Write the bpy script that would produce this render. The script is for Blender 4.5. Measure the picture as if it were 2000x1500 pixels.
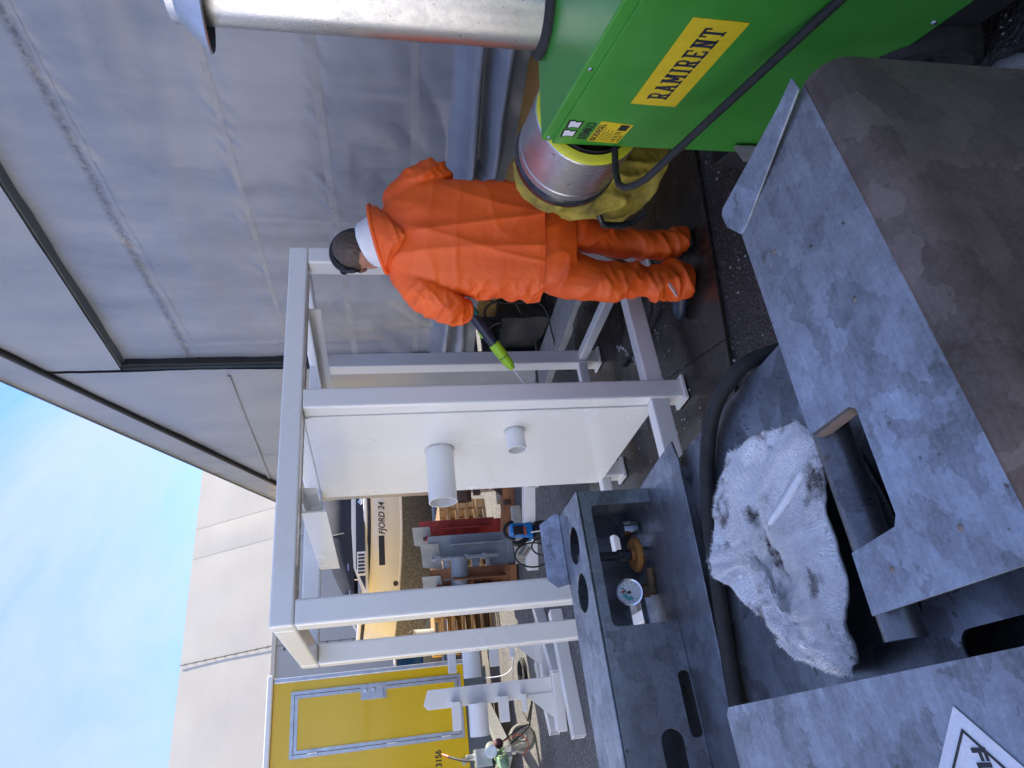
import bpy, bmesh, math, random
from mathutils import Vector, Matrix, noise
from math import sin, cos, pi, radians
random.seed(7)
for o in list(bpy.data.objects): bpy.data.objects.remove(o)
S = bpy.context.scene
COL = S.collection
# ------------------------------------------------------------------ camera, world, sun, exposure
PITCH, ROLL, YAW, FPX, HC = 0.1971, -0.0255, radians(60.163), 1303.3, 1.6
F0 = Vector((cos(YAW), sin(YAW), 0)); R0 = Vector((sin(YAW), -cos(YAW), 0)); ZZ = Vector((0, 0, 1))
FW = F0*cos(PITCH) - ZZ*sin(PITCH); U0 = ZZ*cos(PITCH) + F0*sin(PITCH)
RT = R0*cos(ROLL) + U0*sin(ROLL); UP = U0*cos(ROLL) - R0*sin(ROLL)
cam = bpy.data.cameras.new('camera'); camo = bpy.data.objects.new('camera', cam); COL.objects.link(camo)
cam.sensor_fit = 'HORIZONTAL'; cam.sensor_width = 36; cam.lens = 36*FPX/2000; cam.clip_start = .05; cam.clip_end = 800
M = Matrix.Identity(4)                      # the photograph was taken with the phone held on its side
for i, v in enumerate((-UP, RT, -FW)): M.col[i][:3] = v
M.col[3][:3] = (0, 0, HC)
camo.matrix_world = M; S.camera = camo
SUN_AZ, SUN_EL = radians(15), radians(38)   # azimuth from +x towards +y
w = bpy.data.worlds.new('World'); S.world = w; w.use_nodes = True
nt = w.node_tree; nt.nodes.clear()
def N(t, ty, **k):
    n = t.nodes.new(ty)
    for a, b in k.items():
        if a.startswith('i_'):
            key = a[2:]; key = int(key) if key.isdigit() else key.replace('_', ' ')
            n.inputs[key].default_value = b
        else: setattr(n, a, b)
    return n
sky = N(nt, 'ShaderNodeTexSky', sky_type='NISHITA', sun_disc=False, sun_elevation=SUN_EL, sun_rotation=pi/2-SUN_AZ, air_density=1.0, dust_density=.25, ozone_density=4.0)
tc = N(nt, 'ShaderNodeTexCoord')
mp = N(nt, 'ShaderNodeMapping'); mp.inputs['Rotation'].default_value = (.2, .3, .9); mp.inputs['Scale'].default_value = (1.1, 3.4, 1.8)
nz = N(nt, 'ShaderNodeTexNoise', i_Scale=1.7, i_Detail=7, i_Roughness=.62, i_Distortion=.7)
rp = N(nt, 'ShaderNodeValToRGB'); rp.color_ramp.elements[0].position = .30; rp.color_ramp.elements[1].position = .70
mx = N(nt, 'ShaderNodeMixRGB'); mx.inputs[2].default_value = (2.5, 2.85, 3.6, 1)
sc = N(nt, 'ShaderNodeMath', operation='MULTIPLY'); sc.inputs[1].default_value = .8
bg = N(nt, 'ShaderNodeBackground', i_Strength=.118); wo = N(nt, 'ShaderNodeOutputWorld')
L = nt.links.new
L(tc.outputs['Generated'], mp.inputs[0]); L(mp.outputs[0], nz.inputs['Vector']); L(nz.outputs[0], rp.inputs[0]); L(rp.outputs[0], sc.inputs[0])
L(sc.outputs[0], mx.inputs[0]); tint = N(nt, 'ShaderNodeMixRGB', blend_type='MULTIPLY'); tint.inputs[0].default_value = 1; tint.inputs[2].default_value = (.66, .775, 1.20, 1)
L(sky.outputs[0], tint.inputs[1]); L(tint.outputs[0], mx.inputs[1]); L(mx.outputs[0], bg.inputs[0]); L(bg.outputs[0], wo.inputs[0])
sl = bpy.data.lights.new('sun', 'SUN'); sl.energy = 5.0; sl.angle = radians(.55); sl.color = (1, .91, .76)
so = bpy.data.objects.new('sun', sl); COL.objects.link(so)
sd = Vector((cos(SUN_AZ)*cos(SUN_EL), sin(SUN_AZ)*cos(SUN_EL), sin(SUN_EL)))
so.rotation_euler = sd.to_track_quat('Z', 'Y').to_euler(); so.location = (20, 6, 20)
S.view_settings.view_transform = 'Standard'; S.view_settings.look = 'None'; S.view_settings.exposure = 1.42; S.view_settings.gamma = 1
S.render.engine = 'CYCLES'
# ------------------------------------------------------------------ materials
MATS = {}
def mat(name, c, c2=None, rough=.5, metal=0., scale=6., bump=0., bscale=None, detail=5., spec=.5, coat=0., ramp=(.35, .65), stretch=(1, 1, 1), trans=0., emit=None, alpha=None):
    m = bpy.data.materials.new(name); m.use_nodes = True; t = m.node_tree; b = t.nodes['Principled BSDF']
    b.inputs['Base Color'].default_value = (*c, 1); b.inputs['Roughness'].default_value = rough; b.inputs['Metallic'].default_value = metal
    b.inputs['Specular IOR Level'].default_value = spec; b.inputs['Coat Weight'].default_value = coat
    b.inputs['Transmission Weight'].default_value = trans
    l = t.links.new
    co = N(t, 'ShaderNodeTexCoord'); ma = N(t, 'ShaderNodeMapping'); ma.inputs['Scale'].default_value = stretch
    l(co.outputs['Object'], ma.inputs[0])
    if c2 is not None:
        n = N(t, 'ShaderNodeTexNoise', i_Scale=scale, i_Detail=detail, i_Roughness=.6); l(ma.outputs[0], n.inputs['Vector'])
        r = N(t, 'ShaderNodeValToRGB'); r.color_ramp.elements[0].position = ramp[0]; r.color_ramp.elements[1].position = ramp[1]
        r.color_ramp.elements[0].color = (*c, 1); r.color_ramp.elements[1].color = (*c2, 1)
        l(n.outputs[0], r.inputs[0]); l(r.outputs[0], b.inputs['Base Color'])
        rr = N(t, 'ShaderNodeMapRange'); rr.inputs['To Min'].default_value = max(.04, rough-.1); rr.inputs['To Max'].default_value = min(1, rough+.12)
        l(n.outputs[0], rr.inputs[0]); l(rr.outputs[0], b.inputs['Roughness'])
    if bump:
        n2 = N(t, 'ShaderNodeTexNoise', i_Scale=bscale or scale*4, i_Detail=6, i_Roughness=.6); l(ma.outputs[0], n2.inputs['Vector'])
        bm_ = N(t, 'ShaderNodeBump', i_Strength=bump, i_Distance=.01); l(n2.outputs[0], bm_.inputs['Height']); l(bm_.outputs[0], b.inputs['Normal'])
    MATS[name] = m
    return m
def galv(name, dark=.30, light=.55, rough=.42, metal=.75, sc=26, tint=(1, 1, 1), cell=.3, warm=.0):
    m = bpy.data.materials.new(name); m.use_nodes = True; t = m.node_tree; b = t.nodes['Principled BSDF']; l = t.links.new
    co = N(t, 'ShaderNodeTexCoord')
    def nse(scale, det, rg, vec=None):
        n = N(t, 'ShaderNodeTexNoise', i_Scale=scale, i_Detail=det, i_Roughness=rg); l(vec or co.outputs['Object'], n.inputs['Vector']); return n
    wn = nse(14., 4., .7)
    wm = N(t, 'ShaderNodeMixRGB', blend_type='ADD'); wm.inputs[0].default_value = .07; l(co.outputs['Object'], wm.inputs[1]); l(wn.outputs['Color'], wm.inputs[2])
    v = N(t, 'ShaderNodeTexVoronoi', i_Scale=sc); l(wm.outputs[0], v.inputs['Vector'])
    bw = N(t, 'ShaderNodeSeparateColor'); l(v.outputs['Color'], bw.inputs[0])
    big = nse(2.6, 9., .68); mid = nse(28., 8., .75); fine = nse(220., 3., .6)
    mpn = N(t, 'ShaderNodeMapping'); mpn.inputs['Rotation'].default_value = (.3, .2, .7); mpn.inputs['Scale'].default_value = (4, 90, 40); l(co.outputs['Object'], mpn.inputs[0])
    scr = nse(2.2, 5., .6, mpn.outputs[0])
    def mad(x, k, y):
        n = N(t, 'ShaderNodeMath', operation='MULTIPLY_ADD'); n.inputs[1].default_value = k; l(x, n.inputs[0])
        if y is None: n.inputs[2].default_value = 0
        else: l(y, n.inputs[2])
        return n.outputs[0]
    h = mad(bw.outputs[0], cell, None); h = mad(big.outputs[0], .9, h); h = mad(mid.outputs[0], .62, h); h = mad(fine.outputs[0], .30, h); h = mad(scr.outputs[0], .25, h)
    mr = N(t, 'ShaderNodeMapRange'); mr.inputs['From Min'].default_value = .72+cell*.25; mr.inputs['From Max'].default_value = 1.36+cell*.75; l(h, mr.inputs[0])
    r = N(t, 'ShaderNodeValToRGB'); e = r.color_ramp.elements
    e[0].color = (dark*tint[0]*(1+warm), dark*tint[1], dark*tint[2]*(1-warm), 1); e[1].color = (light*tint[0], light*tint[1], light*tint[2], 1)
    l(mr.outputs[0], r.inputs[0])
    sp_ = nse(60., 2., .5); sk_ = N(t, 'ShaderNodeMapRange'); sk_.inputs['From Min'].default_value = .70; sk_.inputs['From Max'].default_value = .76; l(sp_.outputs[0], sk_.inputs[0])
    mi = N(t, 'ShaderNodeMixRGB'); mi.inputs[2].default_value = (.10, .085, .07, 1); l(sk_.outputs[0], mi.inputs[0]); l(r.outputs[0], mi.inputs[1]); l(mi.outputs[0], b.inputs['Base Color'])
    rr = N(t, 'ShaderNodeMapRange'); rr.inputs['To Min'].default_value = rough+.22; rr.inputs['To Max'].default_value = rough-.05
    l(mr.outputs[0], rr.inputs[0]); l(rr.outputs[0], b.inputs['Roughness'])
    b.inputs['Metallic'].default_value = metal
    bu = N(t, 'ShaderNodeBump', i_Strength=.16, i_Distance=.004); l(h, bu.inputs['Height']); l(bu.outputs[0], b.inputs['Normal'])
    MATS[name] = m; return m
galv('galv', .10, .50, .33, .80, 24, (.90, .98, 1.10), cell=.20, warm=.12); galv('galv_wet', .045, .25, .30, .7, 17, (.92, .98, 1.08), cell=.4, warm=.10); galv('galv_brown', .045, .20, .44, .4, 20, (1.28, 1.0, .86), cell=.34, warm=.12); galv('duct', .42, .66, .24, .97, 60, cell=.08)
mat('white_paint', (.88, .87, .83), (.862, .852, .812), rough=.24, scale=3, bump=.035, bscale=14, coat=.4)
mat('white_weld', (.72, .71, .68), (.55, .52, .48), rough=.5, scale=60, bump=.5, bscale=90)
mat('red_primer', (.52, .06, .035), (.40, .035, .03), rough=.5, scale=8, bump=.1)
mat('grey_paint', (.25, .28, .31), (.34, .36, .38), rough=.4, scale=5, bump=.05)
mat('rust', (.20, .075, .03), (.33, .14, .06), rough=.75, scale=7, bump=.3, bscale=60)
mat('dark_rust', (.06, .03, .022), (.10, .05, .03), rough=.7, scale=6, bump=.2)
mat('oxide', (.16, .04, .045), (.11, .03, .04), rough=.6, scale=6)
mat('yellow', (.82, .53, .003), (.76, .49, .003), rough=.22, scale=1.5, coat=.3, ramp=(.3, .7))
mat('sticker_yellow', (.80, .60, .015), (.74, .54, .02), rough=.4, scale=20)
mat('alu', (.62, .64, .67), (.52, .54, .58), rough=.35, metal=.8, scale=12, bump=.03)
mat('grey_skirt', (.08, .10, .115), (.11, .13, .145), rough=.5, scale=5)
mat('black', (.012, .012, .013), (.022, .022, .024), rough=.55, scale=15, bump=.1)
mat('black_gloss', (.01, .011, .014), (.03, .03, .035), rough=.16, scale=20, bump=.1)
mat('rubber', (.012, .012, .012), (.028, .027, .026), rough=.72, scale=30, bump=.25, bscale=150)
mat('green', (.040, .27, .026), (.058, .31, .04), rough=.34, scale=6, bump=.05, bscale=120, coat=.1)
mat('orange', (.92, .135, .010), (.80, .10, .008), rough=.5, scale=5, bump=.35, bscale=20, detail=7)
mat('orange_dark', (.84, .12, .010), (.74, .095, .008), rough=.6, scale=9, bump=.3, bscale=40)
mat('white_cloth', (.78, .79, .82), (.68, .69, .73), rough=.8, scale=12, bump=.25, bscale=60)
mat('reflective', (.75, .76, .78), rough=.3, metal=.3)
mat('skin', (.52, .27, .19), (.46, .22, .16), rough=.5, scale=20)
mat('hair', (.05, .034, .025), (.12, .085, .06), rough=.6, scale=40, bump=.3, bscale=160, stretch=(3, 3, .5))
mat('navy', (.014, .022, .045), (.022, .032, .06), rough=.4, scale=20)
mat('lime', (.33, .60, .02), (.28, .52, .02), rough=.4, scale=20)
mat('teal', (.02, .22, .19), (.015, .16, .14), rough=.6, scale=30, bump=.3)
mat('bag_yellow', (.40, .31, .035), (.14, .11, .03), rough=.7, scale=9, bump=.6, bscale=25, ramp=(.42, .72))
mat('ring_yellow', (.72, .72, .03), (.60, .58, .03), rough=.5, scale=12)
mat('wheel_orange', (.36, .15, .025), (.24, .09, .02), rough=.7, scale=40, bump=.3)
mat('brass', (.16, .10, .05), (.08, .06, .035), rough=.6, metal=.4, scale=50, bump=.4)
mat('gauge_face', (.78, .78, .76), rough=.35)
mat('stainless', (.66, .66, .68), (.58, .58, .6), rough=.15, metal=1, scale=20)
mat('plywood', (.50, .32, .12), (.40, .25, .09), rough=.6, scale=3, stretch=(12, 12, .8), bump=.1)
mat('wood', (.46, .31, .16), (.30, .20, .11), rough=.75, scale=4, stretch=(2, 14, 14), bump=.3)
mat('stain_brown', (.16, .12, .10), (.24, .19, .16), rough=.6, scale=30, bump=.2)
mat('old_wood', (.09, .06, .035), (.15, .10, .06), rough=.8, scale=4, stretch=(2, 14, 14), bump=.3)
mat('concrete', (.30, .30, .29), (.22, .22, .21), rough=.9, scale=9, bump=.5, bscale=80)
mat('stone', (.16, .165, .17), (.26, .265, .27), rough=.9, scale=14, bump=.6, bscale=50)
mat('gelcoat', (.84, .84, .83), (.78, .77, .75), rough=.25, scale=2, coat=.3)
mat('antifoul', (.10, .10, .10), (.36, .35, .33), rough=.9, scale=42, bump=.3, ramp=(.40, .64))
mat('navy_canvas', (.012, .014, .024), (.022, .025, .04), rough=.8, scale=12, bump=.3, bscale=6)
mat('boat_blue', (.012, .07, .20), (.016, .09, .25), rough=.25, scale=2, coat=.3)
mat('hall_pvc', (.58, .53, .43), (.53, .48, .39), rough=.6, scale=.7, bump=.06, bscale=2)
mat('hall_wall', (.40, .40, .39), (.36, .36, .355), rough=.6, scale=.7)
mat('tool_blue', (.012, .20, .55), rough=.35)
mat('tool_red', (.55, .08, .02), rough=.4)
mat('clear', (.75, .78, .74), rough=.1, trans=.85)
mat('lens', (.75, .78, .76), rough=.05, trans=.8)
mat('trailer_green', (.17, .30, .16), (.26, .38, .24), rough=.45, scale=30, metal=.2)
mat('zinc', (.60, .62, .60), (.48, .50, .49), rough=.35, metal=.8, scale=20)
mat('tyre_grey', (.22, .21, .19), (.15, .145, .13), rough=.85, scale=20, bump=.2)
mat('drum', (.52, .50, .42), (.40, .38, .32), rough=.5, scale=8)
mat('water_white', (.85, .87, .9), rough=.2)
mat('green_mark', (.10, .42, .38), rough=.5)
# asphalt
def asphalt():
    m = bpy.data.materials.new('asphalt'); m.use_nodes = True; t = m.node_tree; b = t.nodes['Principled BSDF']; l = t.links.new
    co = N(t, 'ShaderNodeTexCoord')
    n = N(t, 'ShaderNodeTexNoise', i_Scale=1.1, i_Detail=8., i_Roughness=.7); l(co.outputs['Object'], n.inputs['Vector'])
    v = N(t, 'ShaderNodeTexVoronoi', i_Scale=75.); l(co.outputs['Object'], v.inputs['Vector'])
    sp = N(t, 'ShaderNodeSeparateColor'); l(v.outputs['Color'], sp.inputs[0])
    pw = N(t, 'ShaderNodeMath', operation='POWER'); pw.inputs[1].default_value = 5.; l(sp.outputs[0], pw.inputs[0])
    r = N(t, 'ShaderNodeValToRGB'); r.color_ramp.elements[0].color = (.055, .053, .050, 1); r.color_ramp.elements[1].color = (.14, .132, .12, 1); r.color_ramp.elements[0].position = .3; r.color_ramp.elements[1].position = .7
    l(n.outputs[0], r.inputs[0])
    mxx = N(t, 'ShaderNodeMixRGB'); mxx.inputs[2].default_value = (.34, .33, .31, 1); l(r.outputs[0], mxx.inputs[1])
    sc2 = N(t, 'ShaderNodeMath', operation='MULTIPLY'); sc2.inputs[1].default_value = .75; l(pw.outputs[0], sc2.inputs[0]); l(sc2.outputs[0], mxx.inputs[0])
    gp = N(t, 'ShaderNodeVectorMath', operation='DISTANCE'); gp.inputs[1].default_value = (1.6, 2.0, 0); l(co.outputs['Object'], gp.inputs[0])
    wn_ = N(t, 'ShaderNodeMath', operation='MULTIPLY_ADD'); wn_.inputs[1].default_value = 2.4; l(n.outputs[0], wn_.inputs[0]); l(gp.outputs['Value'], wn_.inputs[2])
    wet = N(t, 'ShaderNodeMapRange'); wet.inputs['From Min'].default_value = 4.4; wet.inputs['From Max'].default_value = 5.0; wet.inputs['To Min'].default_value = 1; wet.inputs['To Max'].default_value = 0; l(wn_.outputs[0], wet.inputs[0])  # mask: washed ground, with the foreground's deep shade painted into the asphalt colour
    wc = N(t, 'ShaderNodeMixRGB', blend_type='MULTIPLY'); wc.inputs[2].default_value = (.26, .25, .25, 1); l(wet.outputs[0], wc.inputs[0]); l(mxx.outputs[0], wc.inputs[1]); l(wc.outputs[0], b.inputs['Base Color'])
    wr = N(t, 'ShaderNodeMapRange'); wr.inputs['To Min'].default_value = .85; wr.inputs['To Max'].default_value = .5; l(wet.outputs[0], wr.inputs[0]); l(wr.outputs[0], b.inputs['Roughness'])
    n2 = N(t, 'ShaderNodeTexNoise', i_Scale=140., i_Detail=4.); l(co.outputs['Object'], n2.inputs['Vector'])
    ad = N(t, 'ShaderNodeMath', operation='ADD'); l(n2.outputs[0], ad.inputs[0]); l(v.outputs['Distance'], ad.inputs[1])
    bu = N(t, 'ShaderNodeBump', i_Strength=.8, i_Distance=.008); l(ad.outputs[0], bu.inputs['Height']); l(bu.outputs[0], b.inputs['Normal'])
    MATS['asphalt'] = m
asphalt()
# tarpaulin: weathered grey PVC with a band of dirt above one weld
def tarp(name, c, c2, dirt=False):
    m = mat(name, c, c2, rough=.30, scale=1.6, bump=.38, bscale=4, detail=8, stretch=(1, 1.5, .55))
    t = m.node_tree; b = t.nodes['Principled BSDF']; l = t.links.new
    src = b.inputs['Base Color'].links[0].from_socket
    co = N(t, 'ShaderNodeTexCoord'); sx = N(t, 'ShaderNodeSeparateXYZ'); l(co.outputs['Object'], sx.inputs[0])
    if dirt:
        nn = N(t, 'ShaderNodeTexNoise', i_Scale=30., i_Detail=9., i_Roughness=.8); l(co.outputs['Object'], nn.inputs['Vector'])
        def band(z0, wid, amt, col, prev, low=.46):
            d = N(t, 'ShaderNodeMath', operation='SUBTRACT'); d.inputs[1].default_value = z0; l(sx.outputs[2], d.inputs[0])
            y = N(t, 'ShaderNodeMath', operation='MULTIPLY_ADD'); y.inputs[1].default_value = .035; l(sx.outputs[1], y.inputs[0]); l(d.outputs[0], y.inputs[2])
            a = N(t, 'ShaderNodeMath', operation='ABSOLUTE'); l(y.outputs[0], a.inputs[0])
            g = N(t, 'ShaderNodeMapRange'); g.inputs['From Min'].default_value = 0; g.inputs['From Max'].default_value = wid; g.inputs['To Min'].default_value = 1; g.inputs['To Max'].default_value = 0; l(a.outputs[0], g.inputs[0])
            k = N(t, 'ShaderNodeMapRange'); k.inputs['From Min'].default_value = low; k.inputs['From Max'].default_value = .62; l(nn.outputs[0], k.inputs[0])
            mu = N(t, 'ShaderNodeMath', operation='MULTIPLY'); l(g.outputs[0], mu.inputs[0]); l(k.outputs[0], mu.inputs[1])
            m2 = N(t, 'ShaderNodeMath', operation='MULTIPLY'); m2.inputs[1].default_value = amt; l(mu.outputs[0], m2.inputs[0])
            mi = N(t, 'ShaderNodeMixRGB'); mi.inputs[2].default_value = (*col, 1); l(m2.outputs[0], mi.inputs[0]); l(prev, mi.inputs[1]); return mi.outputs[0]
        p = band(3.30, .045, 1.0, (.05, .045, .036), src, .36)
        p = band(2.78, .22, .35, (.20, .19, .165), p, .36)
        p = band(2.20, .35, .25, (.22, .21, .19), p, .36)
        p = band(2.93, .02, .4, (.12, .12, .11), p, .5)
        l(p, b.inputs['Base Color'])
    return m
tarp('tarp', (.185, .20, .235), (.27, .28, .305), True); tarp('tarp_plain', (.23, .24, .255), (.29, .295, .30))
mat('tarp_seam', (.29, .29, .295), (.25, .25, .255), rough=.42, scale=9)
mat('towel', (.93, .92, .91), (.86, .85, .85), rough=.95, scale=14, bump=.4, bscale=70)
def stain_towel(m):
    t = m.node_tree; b = t.nodes['Principled BSDF']; l = t.links.new; src = b.inputs['Base Color'].links[0].from_socket
    co = N(t, 'ShaderNodeTexCoord'); nn = N(t, 'ShaderNodeTexNoise', i_Scale=11., i_Detail=7., i_Roughness=.7); l(co.outputs['Object'], nn.inputs['Vector'])
    k = N(t, 'ShaderNodeMapRange'); k.inputs['From Min'].default_value = .55; k.inputs['From Max'].default_value = .66; l(nn.outputs[0], k.inputs[0])
    mi = N(t, 'ShaderNodeMixRGB'); mi.inputs[2].default_value = (.13, .10, .085, 1); l(k.outputs[0], mi.inputs[0]); l(src, mi.inputs[1]); l(mi.outputs[0], b.inputs['Base Color'])
stain_towel(MATS['towel'])
# wet brown film-faced boards
mat('wet_board', (.014, .0105, .008), (.040, .030, .024), rough=.26, scale=4, bump=.12, bscale=14, detail=8)
# ------------------------------------------------------------------ mesh helpers
def bm_new(): return bmesh.new()
def add_box(bm, c, s, R=None):
    r = bmesh.ops.create_cube(bm, size=1.0)
    mtx = Matrix.Translation(Vector(c)) @ (R.to_4x4() if R is not None else Matrix.Identity(4)) @ Matrix.Diagonal((*s, 1))
    bmesh.ops.transform(bm, matrix=mtx, verts=r['verts']); return r['verts']
def bb(bm, x0, x1, y0, y1, z0, z1): return add_box(bm, ((x0+x1)/2, (y0+y1)/2, (z0+z1)/2), (abs(x1-x0), abs(y1-y0), abs(z1-z0)))
def axes(d, up=ZZ):
    d = Vector(d).normalized(); up = Vector(up)
    if abs(d.dot(up)) > .98: up = Vector((0, 1, 0))
    x = d.cross(up).normalized(); y = x.cross(d).normalized()
    return Matrix((x, d, y)).transposed()           # columns: side, along, up
def add_beam(bm, p0, p1, wd, ht, up=ZZ):
    p0, p1 = Vector(p0), Vector(p1)
    return add_box(bm, (p0+p1)/2, (wd, (p1-p0).length, ht), axes(p1-p0, up))
def add_tube(bm, path, r, n=12, cap=True, closed=False):
    path = [Vector(p) for p in path]; rs = r if isinstance(r, (list, tuple)) else [r]*len(path)
    rings = []; prev = None
    for i, p in enumerate(path):
        a = path[i-1] if (i > 0 or closed) else p; b = path[(i+1) % len(path)] if (i < len(path)-1 or closed) else p
        t = (b-a).normalized()
        if prev is None: x = t.orthogonal().normalized()
        else:
            x = prev - t*prev.dot(t); x.normalize()
        prev = x; y = t.cross(x)
        rings.append([bm.verts.new(p + (x*cos(2*pi*k/n) + y*sin(2*pi*k/n))*rs[i]) for k in range(n)])
    m = len(rings)
    for i in range(m if closed else m-1):
        A, B = rings[i], rings[(i+1) % m]
        for k in range(n): bm.faces.new((A[k], A[(k+1) % n], B[(k+1) % n], B[k]))
    if cap and not closed:
        bm.faces.new(rings[0][::-1]); bm.faces.new(rings[-1])
    return rings
def add_lathe(bm, prof, o, ax, n=28, cap0=False, cap1=False):
    A = axes(ax); x, d, y = A.col[0], A.col[1], A.col[2]; o = Vector(o); rings = []
    for r, z in prof: rings.append([bm.verts.new(o + d*z + (x*cos(2*pi*k/n) + y*sin(2*pi*k/n))*r) for k in range(n)])
    for A_, B_ in zip(rings, rings[1:]):
        for k in range(n): bm.faces.new((A_[k], A_[(k+1) % n], B_[(k+1) % n], B_[k]))
    if cap0: bm.faces.new(rings[0][::-1])
    if cap1: bm.faces.new(rings[-1])
def add_prism(bm, poly, o, ux, uy, th):
    o, ux, uy = Vector(o), Vector(ux), Vector(uy); nn = ux.cross(uy).normalized()
    a = [bm.verts.new(o + ux*p[0] + uy*p[1]) for p in poly]; b = [bm.verts.new(v.co + nn*th) for v in a]
    k = len(poly); bm.faces.new(a[::-1]); bm.faces.new(b)
    for i in range(k): bm.faces.new((a[i], a[(i+1) % k], b[(i+1) % k], b[i]))
def add_pipe(bm, p0, p1, ro, ri, n=32):
    d = (Vector(p1)-Vector(p0)); l = d.length
    add_lathe(bm, [(ri, 0), (ro, 0), (ro, l), (ri, l), (ri, 0)], p0, d, n)
def add_ball(bm, c, r, sub=2, scale=(1, 1, 1), R=None):
    v = bmesh.ops.create_icosphere(bm, subdivisions=sub, radius=1.0)['verts']
    bmesh.ops.transform(bm, matrix=Matrix.Translation(Vector(c)) @ (R.to_4x4() if R is not None else Matrix.Identity(4)) @ Matrix.Diagonal((r*scale[0], r*scale[1], r*scale[2], 1)), verts=v)
def smooth(me, ang=40):
    for p in me.polygons: p.use_smooth = True
    if ang < 180:
        b = bmesh.new(); b.from_mesh(me); lim = radians(ang)
        for e in b.edges:
            if len(e.link_faces) == 2 and e.calc_face_angle(0) > lim: e.smooth = False
        b.to_mesh(me); b.free()
def link(name, me, m, parent=None, sm=None, bevel=0, seg=2):
    o = bpy.data.objects.new(name, me); COL.objects.link(o)
    if m: me.materials.clear(); me.materials.append(MATS[m])
    if parent is not None: o.parent = parent
    if sm: smooth(me, sm)
    if bevel:
        b = o.modifiers.new('bevel', 'BEVEL'); b.width = bevel; b.segments = seg; b.limit_method = 'ANGLE'; b.angle_limit = radians(40)
    return o
def wmat(o): return (wmat(o.parent) if o.parent else Matrix.Identity(4)) @ o.matrix_basis
def obj(name, bm, m, parent=None, sm=None, bevel=0, seg=2, fix=True):
    if fix: bmesh.ops.recalc_face_normals(bm, faces=bm.faces)
    me = bpy.data.meshes.new(name); bm.to_mesh(me); bm.free()
    if parent is not None: me.transform(wmat(parent).inverted())   # parts are modelled in world metres
    return link(name, me, m, parent, sm, bevel, seg)
def tag(o, label, cat=None, group=None, kind=None):
    o['label'] = label
    if cat: o['category'] = cat
    if group: o['group'] = group
    if kind: o['kind'] = kind
    return o
def thing(name, label, cat, loc=(0, 0, 0), group=None):
    o = bpy.data.objects.new(name, None); COL.objects.link(o); o.location = loc; o.empty_display_size = .1
    return tag(o, label, cat, group)
def part(name, parent, m, fn, **k):
    b = bm_new(); fn(b); return obj(name, b, m, parent, **k)
def rrect(x0, y0, x1, y1, r, n=5):
    P = []
    for cx, cy, a in ((x1-r, y1-r, 0), (x0+r, y1-r, 90), (x0+r, y0+r, 180), (x1-r, y0+r, 270)):
        for i in range(n+1): t = radians(a+90*i/n); P.append((cx+r*cos(t), cy+r*sin(t)))
    return P
def circ(x, y, r, n=24): return [(x+r*cos(2*pi*i/n), y+r*sin(2*pi*i/n)) for i in range(n)]
def flat_curve(loops, th):
    c = bpy.data.curves.new('c', 'CURVE'); c.dimensions = '2D'; c.fill_mode = 'BOTH'; c.extrude = th/2
    for P in loops:
        s = c.splines.new('POLY'); s.points.add(len(P)-1); s.use_cyclic_u = True
        for q, p in zip(s.points, P): q.co = (p[0], p[1], 0, 1)
    return c
def curve_mesh(c):
    o = bpy.data.objects.new('tmp', c); COL.objects.link(o); dg = bpy.context.evaluated_depsgraph_get(); dg.update()
    me = bpy.data.meshes.new_from_object(o.evaluated_get(dg)); bpy.data.objects.remove(o); return me
def place(me, o, ux, uy):
    ux, uy = Vector(ux), Vector(uy); nn = ux.cross(uy); m = Matrix.Identity(4)
    for i, v in enumerate((ux, uy, nn)): m.col[i][:3] = v
    m.col[3][:3] = o; me.transform(m); return me
def sheet(name, loops, th, o, ux, uy, m, parent, **k):
    me = place(curve_mesh(flat_curve(loops, th)), o, ux, uy)
    b = bmesh.new(); b.from_mesh(me); bmesh.ops.remove_doubles(b, verts=b.verts, dist=1e-5); return obj(name, b, m, parent, **k)
def text(name, s, size, o, ux, uy, m, parent, th=.001, bold=0, shear=0, align='LEFT', sx=1.0):
    c = bpy.data.curves.new('t', 'FONT'); c.body = s; c.size = size; c.extrude = th/2; c.offset = bold; c.shear = shear; c.align_x = align
    me = curve_mesh(c); me.transform(Matrix.Diagonal((sx, 1, 1, 1))); me = place(me, o, ux, uy)
    b = bmesh.new(); b.from_mesh(me); return obj(name, b, m, parent)
def remesh(bm, vox, smooth_it=4, name='cloth'):
    me = bpy.data.meshes.new(name); bmesh.ops.recalc_face_normals(bm, faces=bm.faces); bm.to_mesh(me); bm.free()
    o = bpy.data.objects.new('tmp', me); COL.objects.link(o)
    r = o.modifiers.new('r', 'REMESH'); r.mode = 'VOXEL'; r.voxel_size = vox
    s = o.modifiers.new('s', 'SMOOTH'); s.factor = .5; s.iterations = smooth_it
    dg = bpy.context.evaluated_depsgraph_get(); dg.update()
    out = bpy.data.meshes.new_from_object(o.evaluated_get(dg)); bpy.data.objects.remove(o); return out
def push(me, fn):
    nn = [v.normal.copy() for v in me.vertices]
    for v, n_ in zip(me.vertices, nn): v.co += n_*fn(v.co)
    me.update()
def nz3(p, s, o=0): return noise.noise(Vector((p[0]*s[0]+o, p[1]*s[1]+o*1.7, p[2]*s[2]-o)))
def ridge(p, s, o=0): return 1-2*abs(nz3(p, s, o))
def grid(nu, nv, fn):
    b = bm_new(); V = [[b.verts.new(fn(i/nu, j/nv)) for j in range(nv+1)] for i in range(nu+1)]
    for i in range(nu):
        for j in range(nv): b.faces.new((V[i][j], V[i+1][j], V[i+1][j+1], V[i][j+1]))
    return b
def loc3(p, q, z): return R0*p + F0*q + ZZ*z          # lateral, depth along the lens direction, height
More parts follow.
